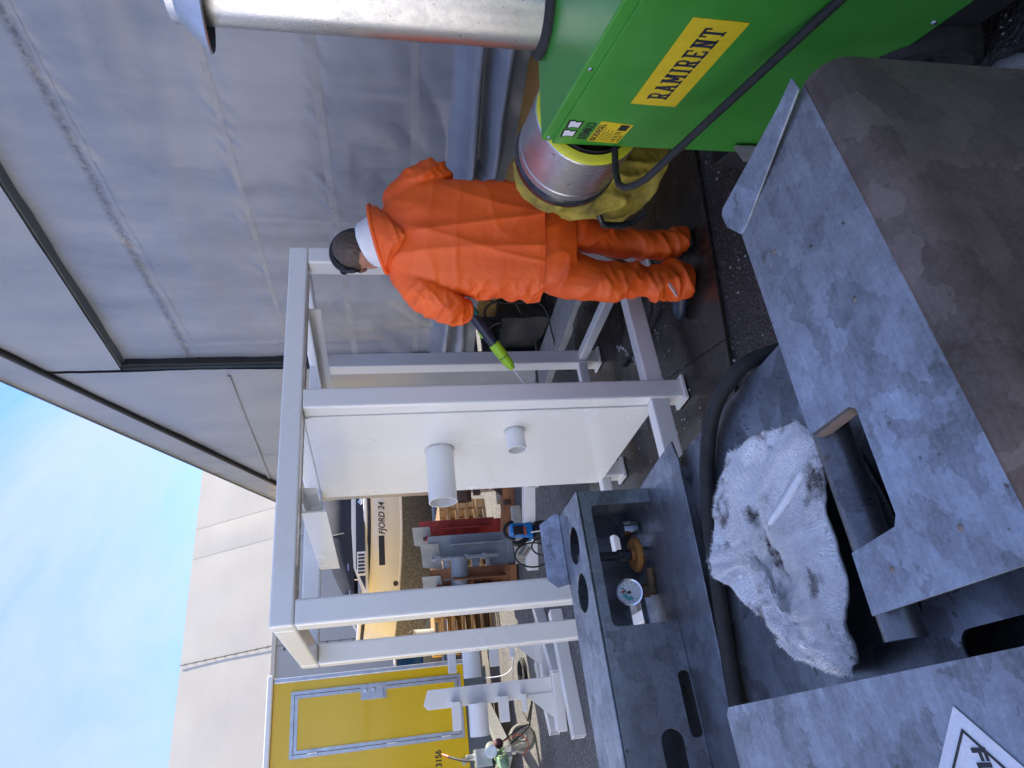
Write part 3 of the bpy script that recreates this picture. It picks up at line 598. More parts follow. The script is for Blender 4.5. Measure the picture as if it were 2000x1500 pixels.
# towel draped over a fitting on the deck
def towel():
    OUT2 = [(.389, .804, .98), (.428, .91, .95), (.465, 1.025, .925), (.482, 1.145, .912), (.462, 1.215, .908), (.417, 1.273, .908), (.365, 1.325, .908), (.325, 1.360, .91), (.288, 1.355, .91), (.247, 1.292, .905), (.181, 1.232, .90), (.117, 1.16, .898), (.077, 1.105, .898), (.049, 1.046, .90), (.05, .985, .92), (.068, .922, .95), (.1, .873, .98), (.139, .827, 1.0), (.2, .797, 1.01), (.253, .783, 1.01), (.297, .763, 1.01), (.34, .758, 1.0)]
    t = thing('towel', 'dirty white terry towel draped over the tank fittings', 'towel', (.26, .95, .86))
    cx, cy = .275, 1.04; na, nr = 240, 66
    ring = []
    for i in range(na):
        f = i/na*len(OUT2); k = int(f); f -= k; a, b_ = OUT2[k], OUT2[(k+1) % len(OUT2)]
        z = .011*noise.noise(Vector((i*.17, 0, 3)))
        ring.append((a[0]*(1-f)+b_[0]*f+z, a[1]*(1-f)+b_[1]*f+z, a[2]*(1-f)+b_[2]*f))
    def hgt(x, y, s, ze=.95):
        e = 1-s**3.0; return ze*(1-e)+e*(.985+.03*math.exp(-((x-.30)**2+(y-.93)**2)/.02)-.08*max(0, y-1.0)) + .012*noise.noise(Vector((x*9, y*9, 1))) + .006*noise.noise(Vector((x*22, y*22, 5)))
    b = bm_new(); na2, nr2 = 120, 34; c0 = b.verts.new((cx, cy, hgt(cx, cy, 0)+.02)); rows = []
    for j in range(1, nr2+1):
        s = j/nr2; rows.append([])
        for i in range(na2):
            q = ring[i*2]; x = cx+(q[0]-cx)*s*.985; y = cy+(q[1]-cy)*s*.985; rows[-1].append(b.verts.new((x, y, hgt(x, y, s, q[2])+.02*(1-s**6))))
    for i in range(na2): b.faces.new((c0, rows[0][i], rows[0][(i+1) % na2]))
    for A, B in zip(rows, rows[1:]):
        for i in range(na2): b.faces.new((A[i], B[i], B[(i+1) % na2], A[(i+1) % na2]))
    # let the cloth settle over the fittings, then keep the settled shape
    me0 = bpy.data.meshes.new('towel'); b.to_mesh(me0); b.free(); co = bpy.data.objects.new('tmp_towel', me0); COL.objects.link(co)
    cb = bm_new(); bb(cb, -.4, .8, .5, 1.7, .80, .884); add_ball(cb, (.30, .95, .90), .085, 3, (1.2, 1, .9)); add_ball(cb, (.17, .92, .90), .07, 3, (1.3, .9, .9)); add_ball(cb, (.35, 1.12, .88), .06, 3, (1.4, 1.2, .8))
    add_tube(cb, [(.02, .80, .955), (.42, .775, .965)], .04, 16); add_tube(cb, [(.05, 1.10, .895), (.40, 1.22, .895)], .016, 10)
    ms = bpy.data.meshes.new('tmp_c'); bmesh.ops.recalc_face_normals(cb, faces=cb.faces); cb.to_mesh(ms); cb.free(); cobj = bpy.data.objects.new('tmp_c', ms); COL.objects.link(cobj)
    cm = cobj.modifiers.new('c', 'COLLISION'); cobj.collision.thickness_outer = .004; cobj.collision.cloth_friction = 40
    cl_ = co.modifiers.new('cloth', 'CLOTH'); st_ = cl_.settings; st_.quality = 6; st_.mass = .25; st_.tension_stiffness = 12; st_.compression_stiffness = 8; st_.shear_stiffness = 4; st_.bending_stiffness = .8; st_.shrink_min = -.16; st_.tension_damping = 8; st_.air_damping = 3
    vg = co.vertex_groups.new(name='pin'); vg.add([1+(nr2-1)*na2+i for i in range(na2)], 1.0, 'REPLACE'); st_.vertex_group_mass = 'pin'
    cl_.collision_settings.distance_min = .004; cl_.collision_settings.collision_quality = 3
    cl_.point_cache.frame_start = 1; cl_.point_cache.frame_end = 40; S.frame_start = 1; S.frame_end = 40
    for f_ in range(1, 29): S.frame_set(f_)
    dg = bpy.context.evaluated_depsgraph_get(); sub_ = co.modifiers.new('s', 'SUBSURF'); sub_.levels = 1; dg.update()
    mo = bpy.data.meshes.new_from_object(co.evaluated_get(bpy.context.evaluated_depsgraph_get())); bpy.data.objects.remove(co); bpy.data.objects.remove(cobj); S.frame_set(1)
    b = bm_new(); b.from_mesh(mo)
    print('towel z', min(v.co.z for v in b.verts), max(v.co.z for v in b.verts), min(v.co.x for v in b.verts), max(v.co.x for v in b.verts))
    b.normal_update(); fib = bm_new(); fl = [f for f in b.faces]
    for f in fl:
        for _ in range(4):
            vs = f.verts; w_ = [random.random() for _ in vs]; sw = sum(w_); p = sum((v.co*q for v, q in zip(vs, w_)), Vector())/sw
            n_ = f.normal if f.normal.z > 0 else -f.normal
            d = (n_ + Vector((random.gauss(0, .55), random.gauss(0, .55), random.gauss(0, .3)))).normalized()*random.uniform(.004, .009)
            sd_ = d.orthogonal().normalized()*.0008
            fib.faces.new((fib.verts.new(p+sd_), fib.verts.new(p-sd_), fib.verts.new(p+d)))
    cl = obj('towel_cloth', b, 'towel', t, sm=180); m_ = cl.modifiers.new('t', 'SOLIDIFY'); m_.thickness = .006
    fo = obj('terry_pile', fib, 'towel', t, fix=False); fo['kind'] = 'stuff'
towel()
def hump():
    t = thing('plastic_hose', 'dark clear plastic hose squeezed between the towel and the guard plate', 'hose', (.2, .78, .88))
    for k in range(4):
        part('hose_turn', t, 'black_gloss' if k % 2 else 'clear', lambda b: add_tube(b, [Vector((.215+.150*cos(a), .772+.008*k-.045*sin(a), 1.000-.016*k+.004*sin(3*a))) for a in [.55+(pi-1.1)*i/30 for i in range(31)]], .010, 10), sm=60)
    part('filler_neck', t, 'black', lambda b: add_lathe(b, [(0, 0), (.05, 0), (.05, .04), (0, .04)], (.28, .96, .8805), (0, 0, 1), 32), sm=40)
hump()
# ------------------------------------------------------------------ oil heater
HN = Vector((.4597, .8881, 0)).normalized(); HS = Vector((HN.y, -HN.x, 0))       # along the long side (away), to the right
FL = Vector((1.771, 1.467, 0)); HL, HWD, Z0, Z1 = 1.32, .80, .262, 1.05
heater = thing('oil_heater', 'green mobile oil heater on wheels with steel flue and warning stickers', 'heater', tuple(FL+HS*.4-HN*.6))
HR = Matrix((HS, HN, ZZ)).transposed()
def hp(n, s, z): return FL + HN*n + HS*s + ZZ*z
part('housing', heater, 'green', lambda b: add_box(b, hp(-HL/2, HWD/2, (Z0+Z1)/2), (HWD, HL, Z1-Z0), HR), bevel=.006, seg=2)
part('side_panel', heater, 'green', lambda b: add_box(b, hp(-HL/2, -.004, (Z0+1.012)/2+.002), (.008, HL-.004, 1.012-Z0), HR), bevel=.002)
for n in (-.03, -.47, -.9): part('screw', heater, 'stainless', lambda b: add_lathe(b, [(.007, 0), (.006, .003), (0, .0045)], hp(n, -.0005, 1.031), -HS, 12))
for n in (-.12, -.36, -.60, -.80): part('screw', heater, 'stainless', lambda b: add_lathe(b, [(.008, 0), (.007, .004), (0, .006)], hp(n, -.008, .285), -HS, 12))
part('chassis', heater, 'black', lambda b: (add_box(b, hp(-HL/2+.1, HWD/2, .19), (HWD-.04, HL+.06, .14), HR), add_box(b, hp(.10, .12, .21), (.20, .22, .22), HR)), bevel=.004)
part('fuel_tank_box', heater, 'black', lambda b: add_box(b, hp(.02, .30, .35), (.44, .36, .22), HR), bevel=.01)
lt = part('latch', heater, 'stainless', lambda b: (add_box(b, hp(-.01, -.012, .215), (.008, .02, .07), HR), add_tube(b, [hp(.0, -.016, .235), hp(.02, -.022, .25), hp(.03, -.016, .225), hp(.01, -.016, .215)], .0025, 8)))
def wheel(n, s):
    c = hp(n, s, .155)
    wq = part('wheel', heater, 'rubber', lambda b: add_lathe(b, [(.085, -.035), (.13, -.045), (.152, -.03), (.155, 0), (.152, .03), (.13, .045), (.085, .035)], c, HS, 40), sm=40)
    part('rim', wq, 'black', lambda b: add_lathe(b, [(0, -.02), (.03, -.036), (.04, -.02), (.086, -.03), (.086, .03), (0, .02)], c, HS, 32), sm=40)
wheel(-.60, .02); wheel(-.60, HWD-.02)
def bar():
    P = [loc3(.90, 2.165, .790), loc3(.72, 2.16, .790), loc3(.665, 2.14, .787), loc3(.640, 2.09, .780), loc3(.632, 2.03, .771), loc3(.634, 1.97, .760), loc3(.715, 1.70, .686), loc3(.83, 1.3, .58), loc3(.98, .8, .447)]
    part('handle_bar', heater, 'rubber', lambda b: add_tube(b, P, .0115, 16), sm=50)
    part('bar_bracket', heater, 'zinc', lambda b: add_prism(b, [(0, 0), (.13, 0), (.13, .03), (.02, .13), (0, .13)], hp(-.08, -.02, .255), HN, ZZ, .004))
bar()
# flue
FC = loc3(1.200, 2.07, 0)
fl = part('flue_pipe', heater, 'duct', lambda b: add_pipe(b, FC+ZZ*(Z1+.01), FC+ZZ*2.16, .124, .121, 48), sm=40)
part('flue_collar', fl, 'rubber', lambda b: add_lathe(b, [(.124, .0), (.150, 0), (.152, .012), (.140, .022), (.126, .026)], FC+ZZ*(Z1+.001), ZZ, 48), sm=50)
part('rain_cap', fl, 'alu', lambda b: add_lathe(b, [(.195, -.005), (.20, 0), (.03, .16), (0, .165)], FC+ZZ*2.072+R0*.0, (-.10, -.05, 1), 48), sm=40)
part('cap_inside', fl, 'black', lambda b: add_lathe(b, [(.194, .0), (.03, .150), (0, .155)], FC+ZZ*2.066, (-.10, -.05, 1), 48), sm=40)
for k in (0, 1): part('rivet', fl, 'stainless', lambda b: add_ball(b, FC+ZZ*2.03+(-F0*.8-R0*(.45+.12*k)).normalized()*.1245, .005, 1))
# warm air outlet, band, hose
OC = hp(.005, .125, .862); OR = .188
OA = (HN-HS*.10).normalized()
part('outlet_collar', heater, 'black', lambda b: add_lathe(b, [(OR-.035, .008), (OR-.035, .12), (OR-.045, .12)], OC, OA, 48), sm=40)
part('outlet_ring', heater, 'ring_yellow', lambda b: add_lathe(b, [(OR-.028, .02), (OR-.004, .024), (OR+.002, .034), (OR+.002, .06)], OC, OA, 48), sm=50)
part('outlet_band', heater, 'duct', lambda b: add_lathe(b, [(OR, .035), (OR+.006, .040), (OR+.006, .275), (OR+.009, .278), (OR+.009, .315), (OR+.006, .318), (OR+.006, .325)], OC, OA, 64), sm=40)
part('rubber_cuff', heater, 'black_gloss', lambda b: add_lathe(b, [(OR+.008, .312), (OR+.014, .32), (OR+.016, .36), (OR+.006, .385), (OR-.01, .39)], OC, OA, 48), sm=50)
def hose():
    b = bm_new(); e = OC+OA*.375
    P = [e-OA*.03, e+OA*.02-ZZ*.012, e+OA*.08-ZZ*.05, e+OA*.115-ZZ*.12, e+OA*.12-ZZ*.20+HS*.01, e+OA*.12-ZZ*.27+HS*.06, e+OA*.13-ZZ*.32+HS*.15, e+OA*.18-ZZ*.37+HS*.30, e+OA*.26-ZZ*.46+HS*.50, e+OA*.4-ZZ*.6+HS*.7]
    add_tube(b, P, [.178, .186, .192, .194, .192, .19, .185, .18, .17, .15], 40)
    me = remesh(b, .010, 6)
    push(me, lambda p: .034*max(0, ridge(p, (4, 4, 6), 2))**2 + .020*max(0, ridge(p, (9, 9, 5), 5))**3 - .014 + .004*nz3(p, (40, 40, 40)))
    bb_ = bmesh.new(); bb_.from_mesh(me)
    for v in bb_.verts: v.co.z = max(v.co.z, .03)
    t = obj('air_hose', bb_, 'bag_yellow', sm=180); tag(t, 'dirty yellow fabric air hose drooping from the heater outlet', 'hose')
    st = [e-ZZ*.19-HS*.09+HN*.03, e-ZZ*.15-HS*.185+HN*.06, e-ZZ*.19-HS*.222+HN*.11, e-ZZ*.27-HS*.222+HN*.12, e-ZZ*.33-HS*.205+HN*.11, e-ZZ*.37-HS*.17+HN*.09]
    part('strap', t, 'black_gloss', lambda b2: add_tube(b2, st, [.010, .013, .015, .016, .013, .012], 8), sm=60)
    part('strap_tag', t, 'reflective', lambda b2: add_box(b2, e-ZZ*.235-HS*.215+HN*.145, (.004, .022, .05), HR))
hose()
# stickers on the long side: seen from the left the lettering runs towards the lens
UX, UY = -HN, ZZ
def sp(a, z, off=.009): return FL + UX*a + ZZ*z - HS*off
st = sheet('sticker', [[(.308, .716), (.738, .728), (.740, .872), (.314, .858)]], .001, sp(0, 0), UX, UY, 'sticker_yellow', heater); tag(st, 'yellow sticker lettered RAMIRENT')
def slab(word, x, z, h, w, gap, par):
    t = h*.17; sf = h*.11
    def seg(b, p, q, th=t):
        p, q = Vector(p), Vector(q); d = (q-p).normalized(); n_ = Vector((-d.y, d.x))*th/2
        vs = [sp(x+v.x, z+v.y, .0101) for v in (p-n_, q-n_, q+n_, p+n_)]
        f = b.faces.new([b.verts.new(v) for v in vs])
    def ser(b, cx, cy): seg(b, (cx-t*1.0, cy), (cx+t*1.0, cy), sf)
    for ch in word:
        b = bm_new(); W = w*(1.25 if ch == 'M' else .55 if ch == 'I' else 1)
        l, r = t*.9, W-t*.9; lo, hi = sf/2, h-sf/2
        if ch == 'I': seg(b, (W/2, 0), (W/2, h)); ser(b, W/2, lo); ser(b, W/2, hi)
        if ch in 'RENM': seg(b, (l, 0), (l, h)); ser(b, l, lo); ser(b, l, hi)
        if ch == 'R':
            pts = [(l, hi), (r-t*.3, hi), (r, h*.85), (r, h*.62), (r-t*.3, h*.48), (l, h*.48)]
            for p, q in zip(pts, pts[1:]): seg(b, p, q, t*.8)
            seg(b, (W*.5, h*.48), (r, 0)); ser(b, r, lo)
        if ch == 'A':
            seg(b, (l*.8, 0), (W/2, h)); seg(b, (W-l*.8, 0), (W/2, h)); seg(b, (W*.25, h*.33), (W*.75, h*.33), t*.7); ser(b, l*.8, lo); ser(b, W-l*.8, lo); seg(b, (W/2-t*.9, hi), (W/2+t*.4, hi), sf)
        if ch == 'M': seg(b, (r, 0), (r, h)); seg(b, (l, h), (W/2, h*.25)); seg(b, (r, h), (W/2, h*.25)); ser(b, r, lo); ser(b, r, hi)
        if ch == 'N': seg(b, (r, 0), (r, h)); seg(b, (l, h), (r, 0)); ser(b, r, lo); ser(b, r, hi)
        if ch == 'E':
            for yy, xx in ((t*.35, r+t*.4), (h/2, r-t*.3), (h-t*.35, r+t*.4)): seg(b, (l, yy), (xx, yy), t*.75)
            seg(b, (r+t*.2, 0), (r+t*.2, h*.3), sf); seg(b, (r+t*.2, h*.7), (r+t*.2, h), sf)
        if ch == 'T': seg(b, (W/2, 0), (W/2, h)); seg(b, (0, h-t*.35), (W, h-t*.35), t*.75); ser(b, W/2, lo); seg(b, (sf/2, h), (sf/2, h*.68), sf); seg(b, (W-sf/2, h), (W-sf/2, h*.68), sf)
        obj('letter', b, 'navy', par, fix=False); x += W+gap
slab('RAMIRENT', .350, .764, .060, .039, .0075, st)
LG = []
for k, a in enumerate((.062, .128)):
    o_ = [(a, .957), (a+.052, .957), (a+.046, .978), (a+.060, .990), (a+.052, 1.006), (a-.002, 1.002), (a+.006, .981)]
    lg = sheet('logo_mark', [o_], .0008, sp(0, 0), UX, UY, 'black', heater)
    cxm = sum(p[0] for p in o_)/7; czm = sum(p[1] for p in o_)/7
    sheet('logo_inside', [[(cxm+(p[0]-cxm)*.74, czm+(p[1]-czm)*.74) for p in o_]], .0006, sp(0, 0, .0098), UX, UY, 'white_cloth', lg)
text('logo_name', 'REMKO', .044, sp(.050, .913), UX, UY, 'black', heater, .0008, bold=.0008, sx=.84)
bs = sheet('fuel_sticker', [[(.030, .796), (.172, .793), (.188, .903), (.038, .904)]], .001, sp(0, 0), UX, UY, 'sticker_yellow', heater); tag(bs, 'small yellow sticker lettered BIODIESEL')
text('lettering', 'BIODIESEL', .030, sp(.044, .880, .0101), UX, UY, 'black', bs, .0006, bold=.0004, sx=.92)
for k, (z, l) in enumerate(((.872, .10), (.865, .07), (.858, .085), (.851, .06), (.844, .08), (.837, .055))): part('text_line', bs, 'black', lambda b: add_box(b, sp(.046+l/2, z, .0099), (.0006, l, .0016), HR))
text('lettering', 'HOLTE', .026, sp(.044, .812, .0101), UX, UY, 'black', bs, .0006, sx=.95)
text('lettering', 'INDUSTRI', .009, sp(.046, .800, .0101), UX, UY, 'black', bs, .0005, sx=1.2)
sheet('emblem', [[(.128, .803), (.168, .802), (.171, .832), (.131, .833)]], .0006, sp(0, 0, .0099), UX, UY, 'black', bs)
# ------------------------------------------------------------------ person in orange rain suit, seen from behind
PC = (.66, 3.14)
def chain(b, pts, rs, n=18):
    P = [Vector(loc3(*p)) for p in pts]
    for i in range(len(P)-1):
        m = max(2, int((P[i+1]-P[i]).length/.03)); add_tube(b, [P[i].lerp(P[i+1], k/m) for k in range(m+1)], [rs[i]+(rs[i+1]-rs[i])*k/m for k in range(m+1)], n)
    for p, r in zip(P, rs): add_ball(b, p, r*1.0, 2)
def stack(b, secs, n=36, sq=2.3):
    rings = []
    for p, q, z, rx, ry in secs:
        R_ = []
        for k in range(n):
            a = 2*pi*k/n; c, s = cos(a), sin(a); e = 2/sq
            R_.append(b.verts.new(loc3(p+rx*math.copysign(abs(c)**e, c), q+ry*math.copysign(abs(s)**e, s), z)))
        rings.append(R_)
    for A, B in zip(rings, rings[1:]):
        for k in range(n): b.faces.new((A[k], A[(k+1) % n], B[(k+1) % n], B[k]))
    b.faces.new(rings[0][::-1]); b.faces.new(rings[-1])
def body_mesh():
    b = bm_new()
    stack(b, [(.66, 3.16, .80, .15, .10), (.68, 3.16, 1.0, .14, .10), (.69, 3.16, 1.25, .16, .11), (.69, 3.16, 1.42, .17, .10), (.69, 3.165, 1.50, .09, .07)], 24)
    chain(b, [(.69, 3.17, 1.45), (.665, 3.19, 1.56), (.648, 3.22, 1.66)], [.07, .055, .055])
    add_ball(b, loc3(.646, 3.235, 1.695), .1, 3, (.078/.1, .098/.1, 1.0), Matrix((R0, F0, ZZ)).transposed() @ Matrix.Rotation(radians(22), 3, 'Y') @ Matrix.Rotation(radians(-18), 3, 'X'))
    add_ball(b, loc3(.62, 3.27, 1.62), .055, 2)                                  # jaw
    chain(b, [(.590, 3.325, 1.675), (.58, 3.345, 1.652)], [.012, .016])           # nose
    for s in (1,): add_ball(b, loc3(.574, 3.225, 1.678), .03, 2, (.35, .6, 1.0))   # ear
    chain(b, [(.52, 3.14, 1.44), (.40, 3.13, 1.29), (.392, 3.23, 1.165)], [.05, .042, .030])
    chain(b, [(.86, 3.14, 1.46), (.985, 3.17, 1.32), (.72, 3.33, 1.30), (.60, 3.34, 1.29)], [.05, .042, .03, .035])
    chain(b, [(.58, 3.15, .80), (.50, 3.13, .45), (.500, 3.13, .10)], [.075, .055, .045])
    chain(b, [(.76, 3.16, .80), (.69, 3.19, .45), (.690, 3.16, .10)], [.075, .055, .045])
    return remesh(b, .011, 3, 'person')
pb = bmesh.new(); pm = body_mesh(); pb.from_mesh(pm)
person = obj('person', pb, 'skin', sm=180)
tag(person, 'person in orange rain suit spraying the white frame with a lance', 'person')
def cloth(name, b, vox, fold, m, par=person, it=5, cut=None):
    me = remesh(b, vox, it); push(me, fold); bm2 = bmesh.new(); bm2.from_mesh(me)
    if cut: bmesh.ops.bisect_plane(bm2, geom=bm2.verts[:]+bm2.edges[:]+bm2.faces[:], plane_co=(0, 0, cut), plane_no=(0, 0, -1), clear_outer=True)
    return obj(name, bm2, m, par, sm=180)
def lp(p): return (p.dot(R0), p.dot(F0), p.z)
def jacket():
    b = bm_new()
    stack(b, [(.690, 3.13, .78, .284, .170), (.691, 3.13, .86, .280, .165), (.693, 3.13, 1.0, .272, .158), (.694, 3.13, 1.15, .265, .152), (.695, 3.13, 1.28, .262, .148), (.697, 3.13, 1.38, .258, .142), (.699, 3.135, 1.46, .240, .132), (.696, 3.135, 1.53, .195, .125), (.690, 3.14, 1.575, .135, .105), (.682, 3.15, 1.605, .085, .09)], 44, 2.5)
    chain(b, [(.525, 3.125, 1.475), (.425, 3.10, 1.37), (.362, 3.10, 1.275), (.350, 3.12, 1.238), (.350, 3.128, 1.222)], [.082, .080, .074, .064, .058])
    chain(b, [(.868, 3.13, 1.495), (.940, 3.13, 1.40), (.978, 3.15, 1.325), (.94, 3.25, 1.30), (.80, 3.34, 1.29), (.70, 3.36, 1.28)], [.082, .080, .077, .072, .066, .06])
    def fold(p):
        l, q, z = lp(p)
        torso = max(0, min(1, (l-.44)/.05))*max(0, min(1, (.97-l)/.04))
        d = .015*max(0, ridge((l+z*.06, q, z), (5.0, 2.2, .45), 3))**3 + .008*max(0, ridge((l-z*.12, q, z), (8, 3.5, .8), 9))**4 + .007*nz3((l, q, z), (3, 3, 1.2), 4) + .003*nz3((l, q, z), (12, 12, 7), 14)
        d += .004*max(0, ridge((l*.5+z*.4, q, z), (5, 5, 6), 21))**5
        arm = 1-torso
        d += arm*(.014*max(0, ridge((l*.6, q, z+l*.9), (5, 6, 14), 6))**2 + .007*max(0, ridge((l, q, z-l*.5), (10, 10, 22), 2))**3)
        if z > 1.42: d *= max(.15, 1-(z-1.42)/.14)
        if z < .84 and torso > .5: d *= .8
        return d-.011
    j = cloth('jacket', b, .0085, fold, 'orange', cut=.832)
    me_ = j.data; W2 = wmat(j)
    def stitch(z0, nm):
        pts = {}
        for v in me_.vertices:
            p = W2 @ v.co
            if abs(p.z-z0) < .006:
                l, q, _ = lp(p); a = int((math.atan2(q-3.13, l-.69)+pi)/(2*pi)*90)
                if a not in pts or (Vector((l-.69, q-3.13)).length > pts[a][0]): pts[a] = (Vector((l-.69, q-3.13)).length, p)
        P_ = [Vector((pts[a][1].x, pts[a][1].y, z0)) for a in sorted(pts)]
        part(nm, j, 'orange_dark', lambda b2: add_tube(b2, P_, .0016, 5, closed=True), sm=60)
    stitch(.856, 'hem_stitch'); stitch(.8345, 'hem_edge')
    # cuff
    part('cuff', j, 'orange_dark', lambda b2: add_tube(b2, [Vector(loc3(.353, 3.140, 1.206))+(axes(loc3(.012, .05, -.045)).col[0]*cos(a)+axes(loc3(.012, .05, -.045)).col[2]*sin(a))*.055 for a in [2*pi*i/30 for i in range(30)]], .010, 8, closed=True), sm=60)
jacket()
def trousers():
    b = bm_new()
    stack(b, [(.655, 3.14, .66, .20, .13), (.665, 3.14, .76, .225, .145), (.68, 3.14, .86, .225, .145), (.69, 3.14, .92, .21, .14)], 36)
    chain(b, [(.535, 3.14, .72), (.502, 3.12, .55), (.490, 3.12, .40), (.494, 3.125, .25), (.498, 3.135, .13), (.504, 3.14, .09)], [.128, .102, .086, .082, .084, .086])
    chain(b, [(.775, 3.15, .72), (.728, 3.17, .55), (.694, 3.19, .40), (.692, 3.18, .25), (.696, 3.165, .12), (.698, 3.16, .085)], [.118, .086, .064, .060, .062, .068])
    def fold(p):
        l, q, z = lp(p); k = max(0, min(1, (.62-z)/.4))
        d = .020*max(0, ridge((l*.8, q, z+l*.6), (5, 4, 6), 3))**2*(.6+.7*k) + .014*k*max(0, ridge((l, q, z-l*.45), (6, 6, 16), 8))**2 + .006*nz3((l, q, z), (6, 6, 5), 1)
        d += .010*max(0, 1-abs(z-.44)/.1)*ridge((l, q, z-l*.8), (6, 6, 22), 14)
        d += .012*max(0, 1-z/.26)*ridge((l, q, z+l*.3), (5, 5, 26), 5)
        return d-.008
    t = cloth('trousers', b, .0085, fold, 'orange', cut=.05)
    for k in range(3):
        part('reflective_patch', t, 'reflective', lambda b2: add_beam(b2, loc3(.470-.018*k, 3.028+.010*k, .205-.018*k), loc3(.452-.018*k, 3.040+.014*k, .186-.020*k), .006, .018, R0))
trousers()
def boot(p, q, a, nm):
    d = (F0*cos(a)-R0*sin(a)); s = Vector((d.y, -d.x, 0)); o = loc3(p, q, 0)
    def f(b):
        secs = []
        for t, w_, h in ((-.07, .030, .05), (-.055, .038, .07), (-.01, .042, .085), (.05, .044, .085), (.11, .050, .075), (.165, .046, .06), (.195, .022, .04)):
            secs.append([b.verts.new(o+d*t+s*(w_*cos(x))+ZZ*(.028+max(0, h*(.5+.5*sin(x)) if sin(x) > -.99 else 0))) for x in [2*pi*k/16 for k in range(16)]])
        for A, B in zip(secs, secs[1:]):
            for k in range(16): b.faces.new((A[k], A[(k+1) % 16], B[(k+1) % 16], B[k]))
        b.faces.new(secs[0][::-1]); b.faces.new(secs[-1])
    part('boot', person, nm, f, sm=60)
boot(.488, 3.15, radians(58), 'navy'); boot(.698, 3.19, radians(0), 'black')
def hood():
    def ringpt(a, rx, ry, z, p=.682, q=3.145): return loc3(p+rx*cos(a), q+ry*sin(a), z)
    # white lining standing round the neck
    def f(u, v):
        a = 2*pi*u; back = max(0, -sin(a)); z = 1.575+.060*v+.045*back*v-.02*back*(1-v)
        tilt = .028*cos(a); k = 1-.24*v
        return Vector(ringpt(a, .128*k, .125*k, z+tilt, .680-.018*v, 3.14+.02*v)) + ZZ*.006*noise.noise(Vector((u*14, v*2, 3)))
    b = grid(72, 10, f); bmesh.ops.remove_doubles(b, verts=b.verts, dist=1e-5); li = obj('hood_lining', b, 'white_cloth', person, sm=180)
    li.modifiers.new('t', 'SOLIDIFY').thickness = .005
    # orange hood hanging behind, ending in a point
    def g(u, v):
        a = pi*(1.0+u)                    # half turn round the back
        s = sin(pi*u); top = loc3(.682+.152*cos(a), 3.135+.148*sin(a), 1.592+.016*s-.01*(1-s)+.034*cos(a))
        low = loc3(.662+.125*cos(a)*(1-.5*s), 3.128-.120*s-.045*s, 1.545-.075*s**1.5)
        mid = loc3(.672+.145*cos(a), 3.125+.175*sin(a)*1.05, 1.56-.02*s)
        p = top*(1-v)**2+mid*2*v*(1-v)+low*v*v
        return p + R0*(.008*noise.noise(Vector((u*5, v*4, 3)))) - F0*(.014*(1-2*abs(noise.noise(Vector((u*4+v, v*3, 8)))))*s*v + .006)
    b = grid(60, 22, g); hd = obj('hood', b, 'orange_dark', person, sm=180); hd.modifiers.new('t', 'SOLIDIFY').thickness = .008
    part('hood_rim', hd, 'orange', lambda b2: add_tube(b2, [loc3(.680+.153*cos(a), 3.133+.152*sin(a), 1.594+.016*abs(sin(a))-.01*(1-abs(sin(a)))+.034*cos(a)) for a in [pi*(1+i/40) for i in range(41)]], .010, 8), sm=60)
    part('hood_fold', hd, 'orange', lambda b2: add_tube(b2, [loc3(.60, 3.02, 1.578), loc3(.640, 2.978, 1.545), loc3(.662, 2.955, 1.512), loc3(.666, 2.953, 1.488)], [.004, .012, .014, .005], 10), sm=60)
hood()
HM = Matrix((R0, F0, ZZ)).transposed() @ Matrix.Rotation(radians(22), 3, 'Y') @ Matrix.Rotation(radians(-18), 3, 'X')
HCN = loc3(.646, 3.235, 1.695)
def hairs():
    b = bm_new(); bmesh.ops.create_icosphere(b, subdivisions=5, radius=1)
    for v in list(b.verts):
        p = v.co
        if p.z < -.62 or (p.y > .35 and p.z < .55) or (p.z < -.1 and p.y > .05): b.verts.remove(v); continue
    for v in b.verts:
        p = v.co; k = 1+.035*noise.noise(Vector((p.x*9, p.y*9, p.z*2.2))); v.co = HM @ Vector((p.x*.084*k, p.y*.104*k, p.z*.106*k)) + HCN
    h = obj('hair', b, 'hair', person, sm=180, fix=False)
hairs()
def headgear():
    def ring(c, r1, r2, a0, a1, tilt, rad, n=44):
        R_ = HM @ Matrix.Rotation(tilt, 3, 'X'); return [HCN + R_ @ Vector((r1*cos(a), r2*sin(a), c)) for a in [a0+(a1-a0)*i/n for i in range(n+1)]]
    bnd = part('head_band', person, 'black', lambda b: add_tube(b, [HCN + HM @ Vector((.098*cos(a), .004+.030*sin(a), .010+.113*sin(a))) for a in [radians(-28)+radians(236)*i/44 for i in range(45)]], [.011+.007*sin(pi*i/44) for i in range(45)], 10), sm=60)
    tag(bnd, 'black face shield band over the head')
    part('crown_strap', bnd, 'black', lambda b: add_tube(b, [HCN + HM @ Vector((.090*cos(a), -.012+.02*sin(a), .010+.104*sin(a))) for a in [pi*i/30 for i in range(31)]], .006, 8), sm=60)
    part('visor_brow', bnd, 'black', lambda b: add_tube(b, [HCN + HM @ Vector((.098*cos(a), .060+.065*sin(a), .040+.05*sin(a))) for a in [radians(-5)+radians(190)*i/30 for i in range(31)]], .017, 10), sm=60)
    def v(u, t):
        a = radians(20)+radians(140)*u; return HCN + HM @ Vector((.088*cos(a), .112*sin(a)+.01, .012-.055*t))
    gg = part('goggles', person, 'black', lambda b: add_tube(b, [HCN + HM @ Vector((.090*cos(a), .114*sin(a)+.004, -.012)) for a in [radians(0)+radians(180)*i/24 for i in range(25)]], .006, 8), sm=60)
    obj('goggle_lens', grid(24, 6, v), 'lens', gg, sm=180)
headgear()
